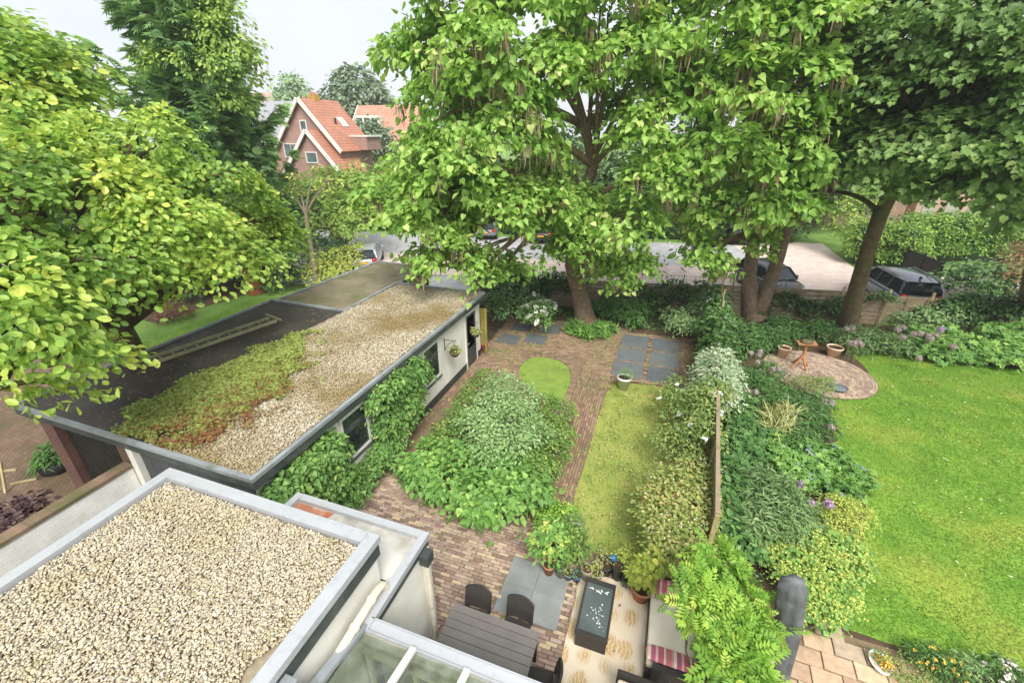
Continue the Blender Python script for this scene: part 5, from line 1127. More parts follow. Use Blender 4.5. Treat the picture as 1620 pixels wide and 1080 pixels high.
plant('hydrangea_bush', 'broad hydrangea bush with big fresh green leaves at the near end of the bed', 'shrub',
      lob(.5,(668,748,.42),(708,765,.46),(755,785,.52),(800,790,.5),(838,772,.48),(690,716,.42),(730,728,.5),(785,740,.55),(835,735,.4),(765,802,.4),(650,733,.26)), 'hydrangea', T_HEART, .13, n=13, sub=.19, nl=14, flower=('yellowgreen',T_FLOW,.05,1.2,.05,8))
plant('grey_shrub', 'tall grey green feathery shrub in the middle of the bed', 'shrub',
      lob(1.0,(785,640,.55),(755,668,.5),(820,668,.55),(800,612,.45),(845,692,.4),(775,700,.45),(830,632,.4),(810,705,.4)), 'greygreen', T_OVATE, .085, n=15, sub=.22, nl=24, up=.5, droop=.2, flat=.7)
plant('box_shrub', 'dark leathery evergreen shrub on the right side of the bed, along the path', 'shrub',
      lob(.6,(886,648,.42),(884,685,.42),(872,715,.42),(858,745,.42),(862,640,.4),(865,675,.45),(850,770,.32),(845,725,.4)), 'box', T_OVATE, .075, n=26, sub=.13, nl=16)
plant('golden_shrub', 'low yellow green shrub on the left side of the bed, towards the shed', 'shrub',
      lob(.45,(738,632,.3),(720,655,.3),(702,680,.3),(686,702,.28),(750,612,.28),(768,592,.24),(715,690,.3),(750,655,.32)), 'box', T_OVATE, .085, n=24, sub=.14, nl=14)
vn = [(-6.18,y,z,(.29,ry,rz)) for y,z,ry,rz in ((4.5,1.2,.55,.8),(5.2,1.4,.5,.8),(5.8,1.1,.4,.8),(4.6,.5,.5,.5),(5.3,.5,.55,.5),(6.0,.5,.4,.5),(5.7,1.9,.4,.35),(5.0,1.9,.45,.35),(4.3,1.75,.4,.4))]
plant('wall_climber', 'leafy green climber on the shed wall, nearer the porch', 'climber', vn, 'wallvine', T_HEART, .09, n=30, sub=.14, nl=17, up=.45, droop=.8, flat=.6)
vn = [(-6.2,y,z,(.26,ry,rz)) for y,z,ry,rz in ((7.7,2.0,.45,.42),(8.4,2.0,.5,.45),(9.1,2.0,.45,.42),(9.5,1.75,.35,.4),(7.8,1.3,.45,.6),(8.5,1.3,.5,.6),(9.0,1.2,.45,.5),(7.7,.6,.45,.5),(8.2,.55,.4,.5),(7.3,.45,.4,.45),(6.8,.3,.4,.35),(8.8,.8,.35,.4))]
plant('wall_climber', 'tall bushy climber on the shed wall between its two windows', 'climber', vn, 'wallvine', T_HEART, .09, n=30, sub=.14, nl=17, up=.45, droop=.8, flat=.6)

# rear of the left garden
plant('flowering_shrub', 'shrub covered in white flower balls beside the big catalpa trunk', 'shrub', lob(.8,(850,492,.5),(838,494,.45),(862,488,.48),(852,505,.45),(845,478,.45)), 'wallvine', T_OVATE, .12, n=12, sub=.2, nl=12, flower=('white_flower',T_ROUND,.075,5,.09,34))
plant('dark_shrub', 'dark evergreen shrub behind the far corner of the shed', 'shrub', lob(1.1,(795,478,.7),(780,455,.8),(815,465,.7),(805,490,.5),(770,480,.5)), 'ivy', T_OVATE, .13, n=9, sub=.25, nl=14)
plant('ground_ivy', 'ivy mound left of the white flowered shrub by the fence', 'climber', [(fp(-6.5,-.4)[0],fp(-6.5,-.4)[1],1.0,(.9,.5,.9)),(fp(-5.2,-.3)[0],fp(-5.2,-.3)[1],1.1,(.8,.4,.8)),(fp(-7.6,-.4)[0],fp(-7.6,-.4)[1],1.2,(.8,.5,.9))], 'ivy', T_HEART, .13, n=10, sub=.25, nl=14, droop=.7)
plant('fern_border', 'low dark green border plants right of the big catalpa trunk', 'plants', lob(.4,(955,488,.5),(985,492,.55),(1010,490,.5),(1000,505,.4),(970,475,.5),(1030,480,.5)), 'perennial', T_LONG, .22, n=12, sub=.22, nl=14)
plant('ivy_curtain', 'ivy hanging over the woven fence right of the big catalpa', 'climber', [(fp(s,-.25)[0],fp(s,-.25)[1],z,(.65,.3,.5)) for s,z in ((-1.2,.9),(-.3,.6),(.9,1.0),(1.4,.5),(.3,1.25),(1.7,1.2))], 'ivy', T_HEART, .12, n=9, sub=.24, nl=12, droop=.8)
plant('round_shrub', 'olive green rounded shrub in front of the fence near the slate tiles', 'shrub', lob(.7,(1090,505,.6),(1078,515,.45),(1105,520,.5),(1098,480,.5),(1060,498,.4)), 'dullgreen', T_OVATE, .11, n=12, sub=.2, nl=14)
plant('grass_tuft', 'ring of long grass around the foot of the big catalpa trunk', 'grass', lob(.12,(912,522,.3),(945,527,.35),(930,530,.3),(960,522,.25)), 'hydrangea', T_LONG, .3, n=26, sub=.15, nl=16, up=.2, droop=-1.4, stems=False)
# along the dividing fence, left side and on it
plant('pale_shrub', 'pale cream variegated shrub over the far part of the dividing fence', 'shrub', [(x,y,z,(r,r,r*.9)) for x,y,z,r in ((1.95,13.6,1.5,.5),(1.9,12.9,1.55,.48),(1.7,13.2,1.2,.5),(2.2,13.1,1.2,.5),(1.85,12.3,1.5,.45),(1.65,12.5,1.0,.45),(2.15,12.4,1.0,.45),(1.98,14.2,1.4,.42))], 'pale', T_OVATE, .09, n=20, sub=.18, nl=16)
plant('rose_bush', 'rose bush with a few white roses on the lawn side of the dividing fence', 'shrub', lob(.85,(1068,642,.5),(1095,660,.5),(1058,692,.42),(1085,700,.5),(1100,630,.42),(1075,612,.4))+[(1.55,11.3,1.4,.45),(1.5,10.6,1.4,.42),(1.75,11.8,1.5,.4),(1.5,9.9,1.25,.4)], 'rose', T_OVATE, .09, n=17, sub=.2, nl=13, flower=('white_flower',T_ROUND,.07,.9,.03,8))
plant('variegated_shrub', 'large cream and yellow variegated shrub at the near end of the dividing fence', 'shrub', lob(1.0,(1062,770,.5),(1092,782,.5),(1050,815,.48),(1080,840,.5),(1102,745,.45),(1060,862,.45),(1095,810,.5),(1040,790,.35),(1090,870,.4)), 'variegated', T_OVATE, .085, n=22, sub=.18, nl=15, flower=('white_flower',T_DIA,.035,5,.1,4))
plant('fence_ivy', 'ivy heaped along the dividing fence between the roses and the tall poles', 'climber', [(2.2,18.2,1.5,(.4,.9,.6)),(2.1,16.9,1.5,(.38,.8,.5)),(2.25,19.2,1.4,(.45,.6,.8)),(2.02,15.6,1.5,(.42,.9,.5)),(2.0,14.7,1.45,(.4,.6,.45)),(2.3,15.5,1.0,(.45,.9,.7)),(2.35,17.5,1.0,(.45,.9,.7))], 'ivy', T_HEART, .12, n=12, sub=.22, nl=13, droop=.7)
# right border
plant('leafy_perennial', 'dark divided leaf perennials along the right side of the dividing fence', 'plants', lob(.4,(1160,700,.42),(1175,670,.42),(1155,740,.4),(1185,720,.4),(1170,640,.4),(1195,690,.36)), 'perennial', T_PALM, .12, n=16, sub=.2, nl=13)
plant('green_mound', 'mid green herb mound between the pale shrub and the driftwood bird table', 'plants', lob(.4,(1200,615,.5),(1225,640,.48),(1250,632,.45),(1180,600,.42),(1265,650,.42),(1290,640,.4),(1215,590,.4)), 'perennial', T_LONG, .15, n=18, sub=.2, nl=14)
plant('bronze_shrub', 'low bronze yellow shrub at the edge of the round patio', 'shrub', lob(.3,(1270,606,.33),(1290,610,.38),(1305,606,.3)), 'rose', T_OVATE, .05, n=36, sub=.12, nl=15)
plant('straw_grass', 'tuft of straw coloured ornamental grass in the right border', 'grass', lob(.45,(1228,668,.32),(1240,662,.34),(1222,680,.3)), 'straw', (T_LONG[0]*np.array([.25,1,1]),T_LONG[1]), .42, n=9, sub=.2, nl=12, up=.2, droop=-1.1, stems=False)
plant('green_mound', 'dark leafy plant mound right of the straw coloured grass', 'plants', lob(.4,(1285,660,.42),(1270,680,.38),(1295,675,.36),(1262,700,.35)), 'perennial', T_LONG, .16, n=18, sub=.18, nl=14)
plant('geranium', 'fresh green cranesbill mound dotted with violet flowers beside the lawn', 'plants', lob(.28,(1235,725,.42,.6),(1275,715,.45,.6),(1315,725,.45,.6),(1345,752,.4,.6),(1300,752,.45,.6),(1255,755,.42,.6),(1225,700,.36,.6),(1330,775,.34,.6)), 'hydrangea', T_PALM, .1, n=20, sub=.18, nl=13, flower=('violet_flower',T_FLOW,.045,4.5,.14,5))
plant('peony_bush', 'dull green narrow leaved bush between the violet flowers and the lime mound', 'shrub', lob(.6,(1205,800,.48),(1240,790,.45),(1225,830,.48),(1195,835,.42),(1255,815,.42),(1220,765,.42)), 'dullgreen', T_LONG, .17, n=16, sub=.2, nl=15)
plant('spirea_bush', 'golden yellow green small leaved bush at the lawn edge', 'shrub', lob(.4,(1325,805,.36),(1350,812,.36),(1335,830,.34),(1360,825,.28),(1315,825,.3)), 'yellowgreen', T_OVATE, .05, n=38, sub=.13, nl=14)
plant('dark_leaves', 'dark green big leaved plant at the foot of the fence behind the wisteria', 'plants', lob(.5,(1150,835,.4),(1140,800,.4),(1170,850,.4),(1160,775,.35)), 'perennial', T_OVATE, .16, n=14, sub=.2, nl=12)
plant('lime_mound', 'large frothy lime yellow flower mound spilling onto the lawn', 'plants', lob(.35,(1270,855,.42,.7),(1315,868,.42,.7),(1245,890,.42,.7),(1295,905,.44,.7),(1318,935,.38,.7),(1340,868,.32,.7),(1275,940,.38,.7),(1300,965,.28,.7),(1225,870,.36,.7),(1345,895,.26,.7)), 'hydrangea', T_ROUND, .075, n=16, sub=.18, nl=11, flower=('alchemilla',T_FLOW,.04,42,.13,20))
# rear right border
plant('perennial_band', 'band of fresh green perennials under the twin trunked tree', 'plants', lob(.45,(1160,520,.6),(1190,530,.6),(1220,535,.6),(1250,526,.55),(1285,526,.5),(1300,520,.45),(1175,545,.5),(1205,540,.45),(1240,518,.55)), 'perennial', T_LONG, .2, n=12, sub=.24, nl=16)
plant('lavender_band', 'grey green lavender like clump between the terracotta pot and the maple', 'plants', lob(.35,(1340,540,.5),(1370,545,.5),(1400,545,.5),(1385,535,.45),(1355,530,.4),(1425,548,.45)), 'dullgreen', T_LONG, .2, n=14, sub=.2, nl=14, up=.3, droop=-.4)
plant('rear_cranesbill', 'wide cranesbill bed with few violet flowers along the rear of the right lawn', 'plants', lob(.4,(1470,548,.7,.6),(1510,552,.7,.6),(1550,555,.7,.6),(1590,560,.7,.6),(1625,560,.7,.6),(1450,535,.6,.6),(1500,530,.6,.6),(1580,535,.7,.7),(1620,530,.7,.7)), 'hydrangea', T_PALM, .14, n=9, sub=.25, nl=14, flower=('violet_flower',T_FLOW,.07,.5,.1,4))
plant('rear_shrub', 'dull mid green shrub below the ivy in front of the black car', 'shrub', lob(.7,(1460,505,.7),(1430,510,.55),(1490,500,.65)), 'dullgreen', T_OVATE, .14, n=9, sub=.25, nl=14)
plant('fence_ivy', 'thick ivy over the plank fence in front of the black car', 'climber', [(fp(s,-.1)[0],fp(s,-.1)[1],z,(.75,.4,rz)) for s,z,rz in ((12.3,.9,.7),(13.2,1.1,.6),(14.1,1.0,.7),(14.8,.7,.6),(11.4,.5,.5),(12.8,.5,.6),(15.3,1.1,.4))], 'ivy', T_HEART, .14, n=10, sub=.25, nl=14, droop=.7)
plant('fence_ivy', 'patches of ivy on the plank fence between the twin trunks and the maple', 'climber', [(fp(s,-.12)[0],fp(s,-.12)[1],z,(.55,.25,rz)) for s,z,rz in ((5.9,.7,.5),(6.6,.5,.5),(5.4,1.1,.3),(7.6,.9,.4),(7.9,.4,.4),(4.4,.5,.4),(9.2,1.3,.25))], 'ivy', T_HEART, .13, n=10, sub=.22, nl=12, droop=.7)
plant('fence_ivy', 'ivy on the fence at the far right, beside the thick old trunk', 'climber', [(fp(s,.2)[0],fp(s,.2)[1],z,(.8,.4,rz)) for s,z,rz in ((17.4,.8,.7),(18.4,1.0,.8),(19.5,.8,.8),(20.5,.9,.8))], 'ivy', T_HEART, .14, n=9, sub=.25, nl=14, droop=.7)
# bottom right
plant('sedum_cushion', 'low mossy cushion plant beside the white enamel bowl', 'plants', lob(.1,(1425,1062,.22,.5),(1445,1055,.25,.5),(1460,1068,.22,.5)), 'rose', T_OVATE, .035, n=60, sub=.08, nl=14, stems=False)
plant('marigold', 'golden orange marigolds at the near edge of the right lawn', 'flowers', lob(.25,(1465,1035,.2),(1490,1048,.22),(1505,1060,.2)), 'perennial', T_LONG, .09, n=40, sub=.1, nl=12, flower=('orange_flower',T_ROUND,.028,26,.05,7))
plant('pale_herb', 'pale green herb clump between the marigolds and the white blossom', 'plants', lob(.2,(1530,1058,.22),(1550,1066,.2)), 'greygreen', T_LONG, .09, n=40, sub=.1, nl=12)
plant('blossom_clump', 'clump of white pink blossom in the bottom right corner', 'flowers', lob(.3,(1588,1068,.26),(1605,1075,.22)), 'perennial', T_LONG, .09, n=40, sub=.1, nl=12, flower=('pink_flower',T_ROUND,.035,30,.06,8))
plant('smoke_bush', 'dark purple leaved smoke bush by the white garden wall', 'shrub', lob(1.2,(22,835,.38),(5,850,.4),(45,830,.3),(30,865,.34),(0,815,.3),(68,835,.22),(-15,880,.4),(55,800,.2)), 'smoke', T_ROUND, .085, n=16, sub=.22, nl=12)
# left, behind the shed
plant('dark_shrub', 'dark rounded evergreen shrub beyond the lean to', 'shrub', [(*W2(455,440),1.0,(1.6,1.6,1.4)),(*W2(490,432),1.1,(1.6,1.6,1.4)),(*W2(520,425),.9,(1.4,1.4,1.2)),(*W2(440,455),.8,(1.2,1.2,1.0))], 'ivy', T_OVATE, .2, n=4, sub=.4, nl=16)
plant('hedge_shrub', 'bright yellow green clipped shrub along the lean to roof', 'shrub', [(*W2(530,442),.8,(1.0,1.0,.9)),(*W2(550,432),.8,(1.0,1.0,.9)),(*W2(510,452),.7,(.9,.9,.8)),(*W2(570,425),.8,(.9,.9,.8))], 'yellowgreen', T_OVATE, .15, n=7, sub=.3, nl=15)
plant('red_shrub', 'small reddish brown bush at the edge of the back lawn', 'shrub', [(*W2(278,505),.35,(.6,.6,.5)),(*W2(270,508),.3,(.45,.45,.4))], 'red_leaf', T_OVATE, .12, n=10, sub=.25, nl=13)
plant('low_border', 'low green plants edging the back lawn behind the magnolia', 'plants', [(*W2(x,y),.4,(1.2,1.2,.7)) for x,y in ((150,490),(175,480),(225,475),(300,470),(120,500),(350,455),(90,510))], 'wood', T_OVATE, .2, n=5, sub=.4, nl=16)

wi = plant('wisteria', 'bright green wisteria with feathered leaves arching over the sofa', 'climber', lob(1.95,(1150,905,.24),(1122,940,.22),(1175,950,.25),(1150,985,.25),(1190,985,.17),(1162,1040,.25),(1135,880,.18),(1110,985,.12),(1185,1030,.16),(1145,1060,.2),(1090,950,.08),(1212,985,.08),(1165,1085,.22)), 'wisteria', T_PINNATE, .25, n=17, sub=.16, nl=7, up=.5, droop=.7, rand=.6, stems=True)
wp = empty('wisteria_post', W(1112,1075), 0, 'weathered post with a dark red strip under the wisteria', 'post'); m = MB(); m.box(-.05,.05,-.05,.05,0,1.9); m.build('post', M['wood_grey'], wp); m = MB(); m.box(-.02,.02,-.056,-.05,.2,1.7); m.build('strip', M['red_strip'], wp)

# alliums: stem and round head, each one a thing
def allium(px, py, z, r, lv, label, group):
    x, y, _ = W(px, py, z); o = empty('allium', (x,y,0), 0, label, 'allium', group)
    m = MB(); m.tube([(random.uniform(-.05,.05),random.uniform(-.05,.05),0),(0,0,z)],.008,5); m.build('stem', LV['stem'], o)
    n = 230; d = norm(rng.normal(size=(n,3))); p = d*r*rng.uniform(.35,1,(n,1))+np.array([0,0,z]); leaves('flower_head', p, d+rng.normal(size=(n,3))*.3, rng.normal(size=(n,3)), r*.36, T_FLOW, rng.uniform(0,1,n), LV[lv], o)
for px,py in ((1340,520),(1349,519)): allium(px,py,.95,.13,'faded_flower','faded allium head in front of the maple trunk','alliums by the maple trunk')
for px,py in ((1352,543),(1357,541),(1345,542),(1362,545)): allium(px,py,.75,.13,'faded_flower','faded allium of the cluster at the lawn edge by the lavender clump','alliums by the lavender clump')
for px,py in ((1420,522),(1429,518),(1427,533),(1445,528),(1456,528),(1469,531),(1481,531),(1471,536)): allium(px,py,.9,.14,'faded_flower','faded mauve allium over the green rear border','alliums of the rear border')
allium(1488,521,1.0,.14,'mauve_flower','brightest mauve allium of the rear border','alliums of the rear border')
allium(1508,548,.8,.14,'faded_flower','single faded allium standing right of the others over the cranesbill bed','alliums of the rear border')
allium(1454,567,.6,.12,'faded_flower','single faded allium leaning over the far edge of the lawn','alliums of the rear border')
for px,py in ((1188,558),(1203,556),(1200,562)): allium(px,py,.8,.11,'faded_flower','faded allium left of the left terracotta pot','alliums left of the round patio')
for px,py in ((1223,584),(1232,584),(1183,619),(1196,620),(1199,573)): allium(px,py,.75,.1,'faded_flower','small faded allium among the herb mound left of the round patio','alliums in the herb mound')
for px,py in ((1303,634),(1316,638)): allium(px,py,.6,.11,'faded_flower','pale mauve allium of the pair below the bird bath','alliums below the bird bath')
allium(1316,676,.55,.11,'faded_flower','single pale mauve allium on the lawn edge below the patio','alliums below the bird bath')
allium(1267,766,.8,.1,'mauve_flower','mauve allium behind the dull green bush','alliums by the golden bush')
allium(1283,795,.8,.095,'mauve_flower','mauve allium between the dull green bush and the golden bush','alliums by the golden bush')
allium(1311,797,.8,.115,'mauve_flower','largest bright purple allium over the golden bush','alliums by the golden bush')

q = np.concatenate([pts_in([(-6.2,14.9),(1.4,14.9),(1.6,18.6),(-6.5,18.2)],520),pts_in([(-6.3,3.5),(1.2,5),(-1.1,7),(-1.1,14.5),(-2.4,14.5),(-2.2,7.2),(-6.3,7.3)],170)]); N = len(q)
tag(leaves('fallen_leaf', np.concatenate([q,np.full((N,1),.045)],1), np.array([0,0,1])+rng.normal(size=(N,3))*.25, rng.normal(size=(N,3)), rng.uniform(.03,.09,N), T_OVATE, rng.uniform(0,1,N), LV['brown']), 'brown fallen leaves scattered over the brick path under the big catalpa', 'litter', kind='stuff')
def ground_cover(poly, n, lv, size, label, excl=()):
    q = pts_in(poly, n//9, excl); q = np.repeat(q,9,0)+rng.normal(size=(len(q)*9,2))*.08; N = len(q)
    tag(leaves('ground_cover', np.concatenate([q,rng.uniform(.03,.16,(N,1))],1), np.array([0,0,1])+rng.normal(size=(N,3))*.5, rng.normal(size=(N,3)), size*rng.uniform(.6,1.4,N), T_OVATE, rng.uniform(0,1,N), LV[lv]), label, 'ground cover', kind='stuff')
RB = [(2.1,7),(3.2,7),(4.6,9.5),(5.2,11.5),(5.2,14.5),(4.8,17.0),(4.8,19.2),(8.5,20.5),(13,21.5),(13,23.5),(4,22),(2.5,19.5)]
ground_cover(LAWN_L, 2600, 'box', .045, 'clover and weed tufts in the dry left lawn')
ground_cover(LAWN_L, 1500, 'straw', .05, 'dry straw coloured tufts in the left lawn')
ground_cover(RB, 7000, 'perennial', .06, 'low weeds between the plants of the right hand border')
ground_cover([(-6.2,17.8),(-4.5,18.6),(-2.4,18.9),(1.9,18.9),(1.9,21.2),(-6.8,19.9)], 4200, 'ivy', .08, 'low ivy and weeds along the back fence of the left garden')
q = np.concatenate([PP[n1:][rng.integers(0,len(PP)-n1,1500)], P1[rng.integers(0,len(P1),220)]])+rng.uniform(-.1,.1,(1720,2)); q = q[np.sin(q[:,0]*2.1+1.5*np.sin(q[:,1]*1.3))*np.sin(q[:,1]*1.9) > -.1]; N = len(q)
tag(leaves('moss', np.concatenate([q,np.full((N,1),.036)],1), np.array([0,0,1])+rng.normal(size=(N,3))*.3, rng.normal(size=(N,3)), rng.uniform(.03,.075,N), T_PALM, rng.uniform(0,1,N), LV['box']), 'moss and tiny weeds in the joints of the brick path', 'moss', kind='stuff')
# ------------------------------------------------------------------ HEDGES BEYOND THE STREET
def hedge(label, a, b, h, th, lv, tmpl, size, n=5, sub=.35, nl=15, z0=0):
    a, b = np.array(a), np.array(b); d = b-a; ln = np.hypot(*d); k = max(2,int(ln/(th*.9)))
    lb_ = [(*(a+d*(i+.5)/k), h*f, (th*.75,th*.75,h*.38)) for i in range(k) for f in (.32,.7)]
    o = plant('hedge', label, 'hedge', lb_, lv, tmpl, size, n=n, sub=sub, nl=nl, zmin=-.3, stems=False, rand=.5)
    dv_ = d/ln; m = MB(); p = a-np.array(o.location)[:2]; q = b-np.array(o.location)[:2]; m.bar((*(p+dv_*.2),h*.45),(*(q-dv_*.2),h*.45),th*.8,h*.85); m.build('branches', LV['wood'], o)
hedge('long bright yellow green hedge beyond the driveway at the far right', W2(1408,409), W2(1660,409), 2.9, 1.5, 'hedge', T_OVATE, .17, n=10, sub=.3)
hedge('cropped hedge end beside the driveway, behind the maple trunk', W2(1342,412), W2(1440,424), 2.6, 1.8, 'hedge', T_OVATE, .17, n=10, sub=.3)
plant('laurel_bush', 'dense dark green laurel bush right of the black car', 'shrub', [(*W2(1515,470),.8,(1.3,1.3,1.0)),(*W2(1550,468),.8,(1.4,1.3,1.1)),(*W2(1585,472),.7,(1.1,1.1,.9)),(*W2(1530,476),.5,(1.3,1.1,.7))], 'laurel', T_OVATE, .24, n=4.5, sub=.4, nl=15)
plant('brown_bush', 'brownish green bush at the far right edge behind the fence', 'shrub', [(*W2(1612,470),1.6,(1.6,1.6,1.7)),(*W2(1645,470),1.6,(1.7,1.7,1.8)),(*W2(1600,478),1.0,(1.2,1.2,1.1))], 'brown', T_OVATE, .16, n=6, sub=.4, nl=16)
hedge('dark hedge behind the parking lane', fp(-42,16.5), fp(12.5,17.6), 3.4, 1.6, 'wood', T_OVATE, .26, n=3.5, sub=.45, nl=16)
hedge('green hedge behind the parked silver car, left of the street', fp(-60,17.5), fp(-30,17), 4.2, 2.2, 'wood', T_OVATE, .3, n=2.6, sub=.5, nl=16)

# ------------------------------------------------------------------ TREES
def curve(a, b, sag=.0, n=6, wob=.12):
    a, b = np.array(a,float), np.array(b,float); L_ = np.linalg.norm(b-a); out = []
    off = np.array([random.uniform(-1,1),random.uniform(-1,1),0])*wob*L_
    for i in range(n):
        u = i/(n-1); p = a*(1-u)+b*u; s = math.sin(math.pi*u); out.append(tuple(p+off*s+np.array([0,0,sag*L_*s])))
    return out
def tree(name, label, trunk, lobes, lv, tmpl, size, bark, per=1.1, sub=.6, nl=40, up=.5, droop=.4, flat=.4, fork=None, zmin=-.5, twig=True, r0=.35, pods=None, limbr=.12, rand=.35, shell=(.6,1.05), mass=.45, ss=.3, cat='tree', dome=0):
    """trunk: list of (point, radius); lobes (x,y,z,r); one limb runs to each lobe, twigs to its leaf clumps"""
    b = np.array(trunk[0][0]); b0 = np.array([b[0],b[1],0]); root = empty(name, tuple(b0), 0, label, cat)
    loc = lambda p: tuple(np.array(p)-b0)
    m = MB(); P = [loc(p) for p,_ in trunk]; Rr = [r for _,r in trunk]
    if P[0][2] <= .05: P = [P[0],(P[0][0]*.8+P[1][0]*.2,P[0][1]*.8+P[1][1]*.2,.35)]+P[1:]; Rr = [Rr[0]*1.4,Rr[0]*1.05]+Rr[1:]
    m.tube(P, Rr, 16, .06); m.build('trunk', bark, root)
    L2 = [(*loc(l[:3]), l[3]) for l in lobes]
    o, C, K = foliage('crown', L2, LV[lv], root, tmpl, size, per_m2=per, sub=sub, nleaf=nl, up=up, droop=droop, flat=flat, zmin=zmin, rand=rand, shell=shell, mass=mass, ss=ss, ret=True, dome=dome)
    m = MB(); TP = np.array(P); TR = np.array(Rr); lo = 1 if fork is None else fork
    for i, l in enumerate(L2):
        c = np.array(l[:3]); cand = [j for j in range(min(lo,len(TP)-1),len(TP))]; j = min(cand, key=lambda j: np.linalg.norm(TP[j]-c)+(3 if TP[j][2] > c[2] else 0)); s = TP[j]
        rl = min(TR[j]*.75, limbr*(.6+np.linalg.norm(c-s)*.12)); pth = curve(s, c, .1, 7, .1); m.tube(pth, list(np.linspace(rl,rl*.35,7)), 8, .06, cap=False)
        if twig:
            idx = np.where(K == i)[0]
            for q in idx[::2]:
                st = np.array(pth[random.choice((4,5,6))]); m.tube(curve(st, C[q], .03, 4, .08), [rl*.3,rl*.22,rl*.15,.008], 5, cap=False)
    m.build('branches', bark, root)
    if pods:
        pm = rng.uniform(size=len(C)) < pods[0]; sel = C[pm]; n = pods[1]; rad = norm(C-np.array([l[:3] for l in L2])[K])[:len(C)]; sel = sel
        p = np.repeat(sel,n,0)+np.repeat(rad[pm],n,0)*np.array([.3,.3,0])+rng.normal(size=(len(sel)*n,3))*np.array([.13,.13,.08])-np.array([0,0,.15]); N = len(p)
        t = np.array([0,0,-1.])+rng.normal(size=(N,3))*.1; pd = leaves('seed_pods', p, np.cross(t,rng.normal(size=(N,3))), t, rng.uniform(.35,.75,N), (T_LONG[0]*np.array([.24,1,.2]),T_LONG[1]), rng.uniform(0,1,N), LV['pod'], root); tag(pd, kind='stuff')
    return root
def RL(*a): return [(*R(p[0],p[1],p[2]),p[3]) for p in a]

# the big catalpa
tb_ = W(926,512); cat1 = RL((760,428,15.6,.9),(705,395,15.6,1.2),(655,345,15.8,1.15),(600,322,16.3,.7),(885,395,16.6,1.2),(965,432,18.0,.8),(850,335,15.8,1.3),(780,330,15.4,1.25),(985,352,16.8,1.2),(722,275,15.4,1.4),(672,258,16,1.2),
    (800,205,15.8,1.5),(718,175,16,1.4),(868,118,16.2,1.3),(925,120,20.2,1.1),(965,190,20.2,.9),(900,60,20,1.1),(780,95,16,1.6),(690,72,17,1.15),(1010,200,17.2,1.0),(1005,85,17,1.4),(850,10,17,1.6),(738,-5,17,1.45),(960,-20,17,1.3),(1040,285,17,1.1),(622,85,17.5,.4),(860,265,18.5,1.1),(760,170,18.5,1.6),(930,330,18,1.0),(900,-90,18,1.8),(740,-90,18,1.8),(1020,-60,18,1.6),(800,420,17,.6),(1000,420,18.2,.7),(690,330,17.5,1.35),(632,275,17.5,.55),(920,400,17.6,.9))
tp1 = [(tb_,.42),(W(918,470,1.2)[:2]+(1.2,),.36),(R(905,420,18.9),.33),(R(912,340,19.0),.27),(R(938,262,19.0),.22),(R(925,200,19.0),.16),(R(905,120,18.8),.1),(R(890,30,18.6),.1)]
cat1t = tree('catalpa_tree', 'big catalpa with heart shaped leaves and hanging brown pods over the left garden', tp1, cat1, 'catalpa', T_HEART, .2, M['bark_catalpa'], per=1.25, sub=.52, nl=62, up=.6, droop=.6, flat=.5, fork=4, zmin=-.6, pods=(.28,14), rand=.5, limbr=.15, mass=.4)
bb = np.array([tb_[0],tb_[1],0])
for pts in (((938,262),(950,190),(958,110),(962,20)),((936,255),(918,190),(898,120),(880,40)),((940,250),(975,180),(1000,110),(1010,30)),((930,240),(935,150),(928,60),(925,-20)),((912,330),(870,275),(830,268),(790,255)),((920,300),(880,220),(850,150),(830,80)),((942,240),(945,170),(945,90),(950,10))):
    m = MB(); m.tube([np.array(R(x,y,18.9-.15*i+random.uniform(-.3,.3)))-bb for i,(x,y) in enumerate(pts)],[.1,.075,.055,.035],8,.08); m.build('limb', M['bark_catalpa'], cat1t)
# the twin trunked catalpa
t2 = W(1192,503); cat2 = RL((1060,55,18.5,1.4),(1150,35,18,1.4),(1245,55,18.5,1.4),(1300,25,19,1.1),(1085,150,18,1.3),(1180,145,17.5,1.3),(1262,135,18.5,1.2),(1062,245,17.5,1.1),(1150,240,17.5,1.3),(1235,225,18.5,1.2),(1085,330,18.5,1.0),(1150,335,18.5,1.1),(1225,325,18.5,1.0),(1115,395,18.5,.7),(1262,335,19,.8),(1190,380,20,.6),(1270,250,19,.9),(1120,-60,19,1.6),(1250,-60,19,1.6),(1130,425,18.3,.4))
root2 = tree('catalpa_tree', 'second catalpa with two stout stems growing in front of the fence', [(t2,.42),(R(1185,440,22.4),.3),(R(1192,380,22.3),.26),(R(1195,300,22),.22),(R(1190,200,21.5),.17),(R(1180,90,21),.1)], cat2, 'catalpa', T_HEART, .22, M['bark_catalpa'], per=1.2, sub=.52, nl=58, up=.6, droop=.6, flat=.5, fork=3, zmin=-.6, pods=(.32,14), rand=.5, limbr=.14, mass=.4)
b0 = np.array([t2[0],t2[1],0]); m = MB(); m.tube([np.array(p)-b0 for p in (W(1196,500,.1),R(1215,455,22.3),R(1232,405,22.2),R(1248,350,22),R(1262,280,21.5),R(1270,200,21))],[.36,.29,.25,.22,.17,.1],14,.06); m.build('trunk', M['bark_catalpa'], root2)
m = MB(); m.tube([np.array(p)-b0 for p in (R(1224,430,22.2),R(1222,395,22.1),R(1232,340,22),R(1236,290,21.8))],[.16,.13,.12,.08],10,.06); m.build('branch', M['bark_catalpa'], root2)
